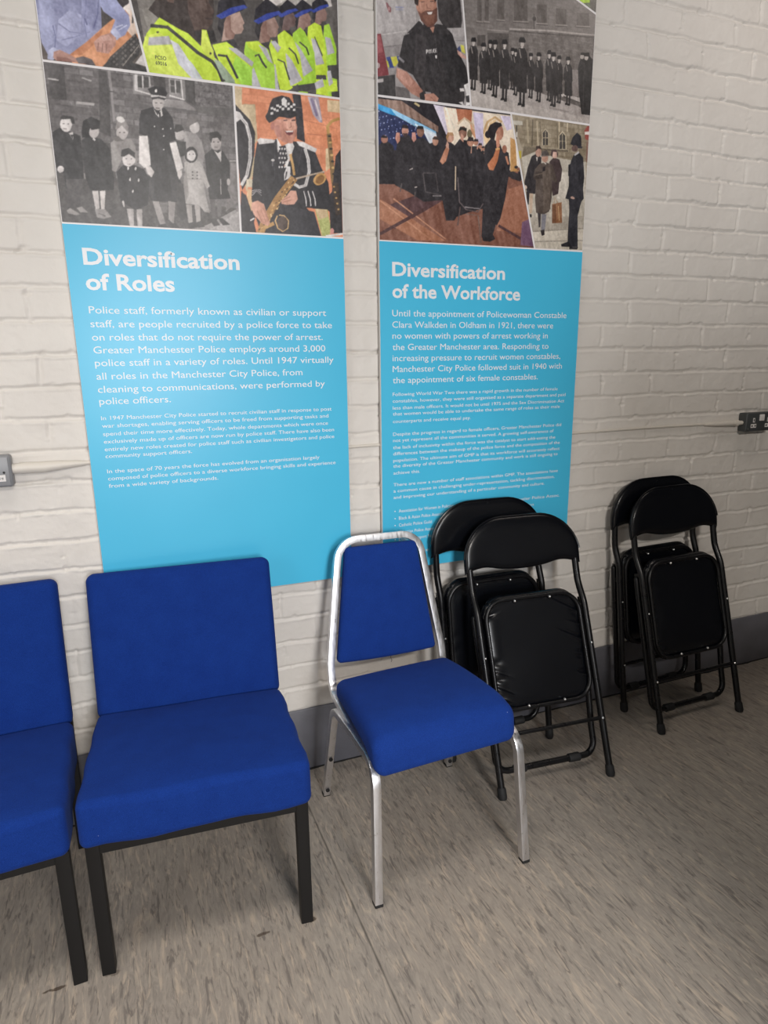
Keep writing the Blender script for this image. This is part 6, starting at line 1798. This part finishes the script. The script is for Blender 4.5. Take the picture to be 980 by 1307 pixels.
pb = board(.769, 1.515, 'blue wall panel on diversification of the workforce behind the folded chairs')
pb_q = dict(beard=[(771, 2590), (1011, 2590), (1070, 2110.5), (771, 2107)], march=[(1016, 2590), (1513, 2412), (1513, 2108), (1076, 2111)],
            ceremony=[(771, 2101), (1212, 2104), (1318, 1725), (771, 1724)], street=[(1218, 2104), (1513, 2102), (1513, 1726), (1324, 1725)],
            corner=[(1030, 2600), (1513, 2600), (1513, 2418), (1022, 2594)])
for k_, q_ in pb_q.items(): photo_print(k_, q_, pb)
text_lines('heading_text', TXT_H2, pb, .0405, M_TEXT, .024)
text_lines('intro_text', TXT_I2, pb, .0200, M_TEXT)
for a_, b_ in ((0, 5), (5, 12), (12, 15)): text_lines('body_paragraph', TXT_B2[a_:b_], pb, .0112, M_TEXT)
for k_ in range(0, len(TXT_BUL), 2): text_lines('list_item', TXT_BUL[k_:k_ + 2], pb, .0115, M_TEXT)


# ------------------------------------------------------------------ low blue chairs
def low_chair(cx, cy, yaw, label, seed):
    t = empty('low_chair', (cx, cy, 0), Matrix.Rotation(yaw, 4, 'Z'), label=label, category='chair', group='low blue upholstered chairs')
    rs = random.Random(seed)
    ph = [rs.uniform(0, 6) for _ in range(6)]

    def seat_fn(p):
        u, v = p.x / .255, p.y / .205
        z = p.z
        if p.z > 0:
            z += .010 * (1 - u ** 4) * (1 - abs(v) ** 3)             # stuffed crown
            z -= .007 * math.exp(-((u - .1) ** 2 + (v - .25) ** 2) * 4)   # dip where one sits
            z += .0022 * math.sin(5 * u + ph[0] + 2 * v) * math.sin(7 * v + ph[1])
        x = p.x + .002 * math.sin(9 * v + ph[2]) * (1 if u > 0 else -1)
        y = p.y - (.004 * math.sin(6 * u + ph[3]) if p.y < -.15 else 0)
        if p.z < 0 and p.y < -.15: z += .0015 * math.sin(11 * u + ph[4])
        return (x, y, z)
    bm = rbox(.255, .210, .056, .019, (14, 10, 3), 4, seat_fn)
    R = Matrix.Translation((0, -.062, .397)) @ Matrix.Rotation(math.radians(-2.6), 4, 'X')
    bmesh.ops.transform(bm, matrix=R, verts=bm.verts)
    obj('seat', bm, M_BLUE, t, angle=70)

    def back_fn(p):
        u, v = p.x / .255, p.z / .202
        y = p.y
        if p.y < 0:
            y -= .010 * (1 - u ** 4) * (1 - v ** 4)
            y += .0016 * math.sin(4 * u + ph[5]) * math.sin(5 * v + ph[0])
        if v > 0: y += .004 * v * v
        return (p.x, y, p.z)
    bm = rbox(.254, .030, .202, .022, (10, 1, 10), 4, back_fn)
    R = Matrix.Translation((0, .214, .614)) @ Matrix.Rotation(math.radians(-11.5), 4, 'X')
    bmesh.ops.transform(bm, matrix=R, verts=bm.verts)
    obj('backrest', bm, M_BLUE, t, angle=70)
    s = .0148
    for sx in (-1, 1):
        bm = bmesh.new(); tube(bm, [(sx * .233, -.235, .001), (sx * .233, -.235, .347)], s, square=True, ref=(1, 0, 0)); obj('leg', bm, M_COAT, t)
        bm = bmesh.new(); tube(bm, [(sx * .233, .215, .001), (sx * .233, .215, .345), (sx * .233, .285, .64)], s, square=True, ref=(1, 0, 0)); obj('leg', bm, M_COAT, t)
        bm = bmesh.new(); box(bm, (sx * .233 - .012, -.22, .318), (sx * .233 + .012, .2, .343), .001, 1); obj('side_rail', bm, M_COAT, t)
    bm = bmesh.new(); box(bm, (-.219, -.2485, .3215), (.219, -.2225, .344), .001, 1); obj('front_rail', bm, M_COAT, t)
    bm = bmesh.new(); box(bm, (-.219, .203, .319), (.219, .227, .345), .001, 1); obj('rear_rail', bm, M_COAT, t)
    return t


low_chair(.094, -.332, math.radians(-4.2), 'low blue fabric chair fully in view, between its cut-off twin and the silver framed chair', 3)
low_chair(-.4585, -.322, math.radians(2.0), 'low blue fabric chair cut off by the left edge of the photo', 8)


# ------------------------------------------------------------------ silver framed stacking chair
def stacking_chair():
    t = empty('stacking_chair', (.717, -.388, 0), Matrix.Rotation(math.radians(-1.6), 4, 'Z'),
              label='blue padded chair with silver metal frame in front of the folded chairs', category='chair')

    # seat: waterfall front, thinner at the rear
    def seat_fn(p):
        u, v = p.x / .2, p.y / .222
        x = p.x * (1 - .015 * v) + .016 * (v - .9)
        z = p.z
        k = (1 - v) / 2                                   # 1 at the front
        z = z * (.72 + .35 * k)
        if p.z > 0: z += .010 * (1 - u ** 4) * (1 - v ** 4)
        z += .012 * math.sin((v + 1) / 2 * PI) * .6
        if v < -.55: z -= .020 * ((-v - .55) / .45) ** 2    # roll over the front edge
        if v < -.7 and p.z < 0: z -= .006
        return (x, p.y + .055 * x, z + .018 * x)
    bm = rbox(.200, .222, .042, .030, (10, 12, 2), 4, seat_fn)
    M = Matrix.Translation((.0, -.030, .427)) @ Matrix.Rotation(math.radians(-7.0), 4, 'X')
    bmesh.ops.transform(bm, matrix=M, verts=bm.verts)
    obj('seat', bm, M_BLUE2, t, angle=70)

    # back pad: trapezium between the uprights
    p0 = Vector((0, .235, .455)); p1 = Vector((0, .283, .812))
    up = (p1 - p0); h = up.length; up.normalize(); fw = Vector((0, -up.z, up.y))

    def back_fn(p):
        v = (p.z / .18 + 1) / 2
        w = .170 + (.119 - .170) * v
        u = p.x / .17
        x = u * w
        y = p.y
        if p.y > 0: y += .012 * (1 - u ** 4) * (1 - (2 * v - 1) ** 4)
        P = p0 + up * (v * h) + fw * y
        return (x, P.y, P.z + .006 * (u * u - 1) * (v < .5))
    bm = rbox(.17, .017, .18, .014, (10, 1, 12), 3, back_fn)
    obj('backrest', bm, M_BLUE2, t, angle=70)

    tr = .0108
    nrm = Vector((0, -1, .13)).normalized()
    path = [(-.192, -.06, .352), (-.192, .215, .372), (-.190, .236, .46), (-.134, .297, .832), (.134, .297, .832), (.190, .236, .46), (.192, .215, .372), (.192, -.06, .352)]
    bm = bmesh.new()
    pts = fillet(path, [.055, .0, .070, .070, .0, .055], 7)
    tube(bm, pts, tr, square=True)
    obj('back_frame', bm, M_STEEL, t, angle=30)
    for s in (-1, 1):
        x = s * .2035
        # rear leg and top run on one bent tube, split where it passes under the middle of the seat
        rear = fillet([(x * 1.09, .230, .004), (x, .160, .343), (x, -.02, .364)], .045, 7)
        front = fillet([(x, -.02, .364), (x - .006, -.205, .386), (s * .2185, -.230, .004)], .055, 8)
        bm = bmesh.new(); tube(bm, rear, tr, square=True, ref=(1, 0, 0)); lo_ = obj('leg', bm, M_STEEL, t, angle=30)
        bm = bmesh.new(); box(bm, (x * 1.09 - .0112, .219, 0), (x * 1.09 + .0112, .242, .012), .001, 1); obj('foot_cap', bm, M_RUBBER, lo_)
        for zz in (.028, .155):
            bm = bmesh.new(); f = zz / .343; disc(bm, (x * (1.09 - .09 * f), .230 - .070 * f - .0105, zz), (0, -1, -.2), .0065, .004, 12); obj('stacking_stud', bm, M_RUBBER, lo_)
        bm = bmesh.new(); tube(bm, front, tr, square=True, ref=(1, 0, 0)); lo_ = obj('leg', bm, M_STEEL, t, angle=30)
        bm = bmesh.new(); box(bm, (s * .2185 - .0112, -.2415, 0), (s * .2185 + .0112, -.2185, .009), .001, 1); obj('foot_cap', bm, M_RUBBER, lo_)
    for y_, z_ in ((.10, .352), (-.12, .378)):
        bm = bmesh.new(); tube(bm, [(-.2, y_, z_), (.2, y_, z_)], .009, square=True); obj('cross_bar', bm, M_STEEL, t)
    # loose thread under the back pad
    bm = bmesh.new(); tube(bm, [(.012, .232, .452), (.010, .228, .444), (.014, .228, .436), (.011, .228, .430)], .0008, 5); obj('loose_thread', bm, M_SLOT, t)
    return t


stacking_chair()


# ------------------------------------------------------------------ folded metal chairs
FL = .925                                            # length of the folded frame


def wprof(v):
    """how far the long frame stands forward (+) of its straight lower half"""
    if v < .585: return 0.0
    if v < .685:
        k = (v - .585) / .10
        return -.017 * (k * k * (3 - 2 * k))
    return -.017 + .016 * ((v - .685) / .24) ** 1.3


def folding_chair(cx, cy, yaw, dy, shear, hs, label, seed):
    a = math.asin(dy / FL)
    Rm = Matrix.Rotation(yaw, 4, 'Z') @ Matrix.Rotation(-a, 4, 'X')
    t = empty('folding_chair', (cx, cy, .0025), Rm, label=label, category='chair', group='folded black metal chairs')
    rs = random.Random(seed)
    P = lambda u, v, w=0.0: (u + shear * v, -w, v * hs)
    HW = .202; TR = .0112
    VT = .905                                        # centre line of the top bend

    def bow(u, v): return -.006 * (1 - (u / HW) ** 2) * max(0, min(1, (v - .70) / .1))

    # long frame: both front legs and the bend of the back in one tube
    side = []
    for v in [0.0, .1, .2, .3, .4, .5, .58, .60, .615, .63, .645, .66, .675, .69, .72, .76]: side.append((-HW, v))
    rad = .125
    arc = []
    for k in range(1, 13):
        b = PI / 2 * k / 12
        arc.append((-HW + rad * (1 - math.cos(b)), VT - rad + rad * math.sin(b) * 1.0))
    mid = [(-.035, VT + .006), (0, VT + .008)]
    left = side + arc + mid
    full = left + [(-u, v) for u, v in left[::-1][1:]]
    pts = [P(u, v, wprof(v) + bow(u, v)) for u, v in full]
    bm = bmesh.new(); tube(bm, pts, TR, 12); fr = obj('front_frame', bm, M_ENAMEL, t, angle=60)
    for s in (-1, 1):
        bm = bmesh.new(); tube(bm, [P(s * HW, -.003), P(s * HW, .006), P(s * HW, .030), P(s * HW, .036)], .0148, 14, radii=[.0125, .0150, .0142, .0120]); obj('rubber_foot', bm, M_RUBBER, fr)
    bm = bmesh.new(); tube(bm, [P(-HW, .195, .002), P(HW, .195, .002)], .0068, 10); obj('cross_bar', bm, M_ENAMEL, t)
    for s in (-1, 1):
        for v_, w_, r_ in ((.195, .009, .005), (.455, .010, .0042)):
            bm = bmesh.new(); disc(bm, P(s * (HW - .002), v_, w_), (0, -1, 0), r_, .004, 10, dome=1); obj('rivet', bm, M_RIVET, fr)

    # short frame: rear legs, closed by a bar at the bottom
    path = [P(-.205, .585, -.024), P(-.203, .50, -.028), P(-.187, .16, -.046), P(-.187, .066, -.048), P(.187, .066, -.048), P(.187, .16, -.046), P(.203, .50, -.028), P(.205, .585, -.024)]
    rp = fillet(path, [.1, .0, .06, .06, .0, .1], 8)
    e0 = (rp[0] - rp[1]).normalized(); e1 = (rp[-1] - rp[-2]).normalized()
    rp = [rp[0] + e0 * .012, rp[0] + e0 * .010, rp[0] + e0 * .005] + rp + [rp[-1] + e1 * .005, rp[-1] + e1 * .010, rp[-1] + e1 * .012]
    rr = [.003, .0065, .0093] + [.0105] * (len(rp) - 6) + [.0093, .0065, .003]
    bm = bmesh.new(); tube(bm, rp, .0105, 12, radii=rr); rf = obj('rear_frame', bm, M_ENAMEL, t, angle=60)
    for s in (-1, 1):
        bm = bmesh.new(); tube(bm, [P(s * .082, .066, -.048), P(s * .084, .066, -.048), P(s * .122, .066, -.048), P(s * .125, .066, -.048)], .0150, 14, radii=[.0125, .0142, .0150, .0125]); obj('rubber_sleeve', bm, M_RUBBER, rf)
        bm = bmesh.new(); box(bm, (s * .203 + shear * .56 - .002, -.004, .53), (s * .203 + shear * .56 + .002, .034, .60), .001, 1); obj('hinge_plate', bm, M_ENAMEL, rf)

    # padded backrest wrapped round the bend
    bm = bmesh.new()
    NS, NT = 30, 14
    HB = .2205

    def top(u):
        k = abs(u) / HB; r = .150 / HB
        if k < 1 - r: return VT + .018 + .004 * (1 - k * k)
        d = (k - (1 - r)) / r
        return VT + .018 - .150 * (1 - math.sqrt(max(0, 1 - d * d))) + .004 * (1 - k * k)

    def bot(u):
        k = abs(u) / HB
        return .744 + .012 * math.exp(-((k - .66) / .22) ** 2) - .004 * math.exp(-(k / .3) ** 2) + (-.007 * max(0, (k - .86) / .14))
    grid = {}
    for sd in (1, -1):
        for i in range(NS + 1):
            s = -math.cos(PI * i / NS) * .62 + .38 * (-1 + 2 * i / NS)
            u = HB * s
            for j in range(NT + 1):
                q = j / NT; q = .5 - .5 * math.cos(PI * q)
                lo, hi = bot(u), top(u)
                v = lo + (hi - lo) * q
                edge = (i in (0, NS)) or (j in (0, NT))
                if edge and (i, j) in grid: continue
                e = (1 - abs(s) ** 14) * (1 - abs(2 * q - 1) ** 6)
                th = (.0135 * max(0, e) ** .5 + .0025 * max(0, 1 - (2 * q - 1) ** 2)) if not edge else 0
                w = wprof(v) + bow(u, v) + sd * th
                grid[(i, j) if edge else (i, j, sd)] = bm.verts.new(P(u, v, w))
    g = lambda i, j, sd: grid[(i, j)] if (i, j) in grid else grid[(i, j, sd)]
    for sd in (1, -1):
        for i in range(NS):
            for j in range(NT):
                f = [g(i, j, sd), g(i + 1, j, sd), g(i + 1, j + 1, sd), g(i, j + 1, sd)]
                try: bm.faces.new(f)
                except ValueError: pass
    br = obj('backrest', bm, M_VINYL, t, angle=75)
    # welt along the top seam
    pts = []
    for i in range(33):
        s = -1 + 2 * i / 32
        u = HB * .995 * math.sin(PI / 2 * s)
        v = top(u) - .0015
        pts.append(P(u, v, wprof(v) + bow(u, v) + .006))
    bm = bmesh.new(); tube(bm, pts, .0035, 8); obj('welt', bm, M_VINYL, br)

    # seat folded up: underside shows, a tube ring with the puckered cover inside it
    def rrect(hw, v0, v1, r, w, n=8):
        out = []
        for (cu, cv, a0) in ((hw - r, v1 - r, 0), (-hw + r, v1 - r, 90), (-hw + r, v0 + r, 180), (hw - r, v0 + r, 270)):
            for k in range(n + 1):
                b = math.radians(a0 + 90 * k / n); out.append(P(cu + r * math.cos(b), cv + r * math.sin(b), w))
        return out

    V0, V1 = .268, .652
    creases = [(1, .52, .55, .34, .0065), (1, .30, .35, .22, .004), (1, .02, .50, .36, .007), (1, -.22, .3, .2, .004), (1, .74, .7, .25, .005), (-1, .60, .3, .2, .004), (-1, -.30, -.4, .25, .005), (-1, -.55, -.5, .3, .006), (-1, -.72, -.5, .25, .006), (1, -.60, .4, .2, .004)]

    def cush(p):
        u, v = p.x / .184, p.z / .196
        y = p.y
        if p.y < 0:
            rim = max(abs(u), abs(v))
            y += .006 * max(0, (rim - .75) / .25) ** 2
            ang = math.atan2(v, u)
            pk = math.exp(-((abs(u) - .84) / .085) ** 2) * max(0, 1 - (abs(v) / .85) ** 6)
            y += (.0040 if seed == 2 else .0025) * pk * (max(0, math.sin(v * 13 + 2.3 * math.sin(v * 5 + seed) + seed + u)) ** 2 - .3)
            y += .0012 * math.sin(u * 3 + seed) * math.sin(v * 4)
            if seed == 2:
                # creases pulled in from the edge of the frame
                for sd, v0, sl, ln, hh in creases:
                    du = (.955 - sd * u)
                    if 0 <= du < ln * 1.6:
                        c_ = v0 + sl * du
                        y -= hh * math.exp(-((v - c_) / .030) ** 2) * math.exp(-(du / ln) ** 2) * (1 if v > c_ else .55)
                        y += hh * .8 * math.exp(-((v - c_ - .05) / .035) ** 2) * math.exp(-(du / ln) ** 2)
        return P(p.x, .460 + p.z, -y - .014)
    bm = rbox(.184, .017, .196, .0165, ((70, 1, 120) if seed == 2 else (30, 1, 36)), 3, None)
    # round the outline of the cushion
    RC = .075
    for vtx in bm.verts:
        x, z = vtx.co.x, vtx.co.z
        hx, hz = .184, .196
        ax, az = abs(x), abs(z)
        if ax > hx - RC and az > hz - RC:
            dx_, dz_ = ax - (hx - RC), az - (hz - RC)
            mx_ = max(dx_, dz_); ln = math.hypot(dx_, dz_)
            if ln > 1e-9:
                k = mx_ / ln
                vtx.co.x = math.copysign(hx - RC + dx_ * k, x); vtx.co.z = math.copysign(hz - RC + dz_ * k, z)
        vtx.co = Vector(cush(vtx.co))
    st = obj('seat', bm, M_VINYL, t, angle=75)
    bm = bmesh.new(); ring(bm, rrect(.176, V0 + .006, V1 - .012, .068, .006), .0072, 10); obj('seat_ring', bm, M_ENAMEL, st)
    for u, v in ((-.066, V1 - .020), (.066, V1 - .020), (-.068, V0 + .012), (.066, V0 + .012)):
        bm = bmesh.new(); disc(bm, P(u, v, .010), (0, -1, 0), .0052, .006, 12, dome=1); obj('seat_rivet', bm, M_RIVET, st)
    return t


folding_chair(1.175, -.152, math.radians(-1.5), .099, -.034, .984, 'folded black chair leaning on the blue panel, behind the other of its pair', 1)
folding_chair(1.221, -.402, math.radians(-4.6), .306, -.006, .974, 'folded black chair standing in front of its pair, directly behind the silver framed blue chair', 2)
folding_chair(1.971, -.112, math.radians(1.0), .077, -.058, .997, 'folded black chair against the bare brick, rear one of the pair under the dark socket', 3)
folding_chair(1.979, -.291, math.radians(.5), .222, -.021, .988, 'folded black chair farthest right, front one of the pair under the dark socket', 4)
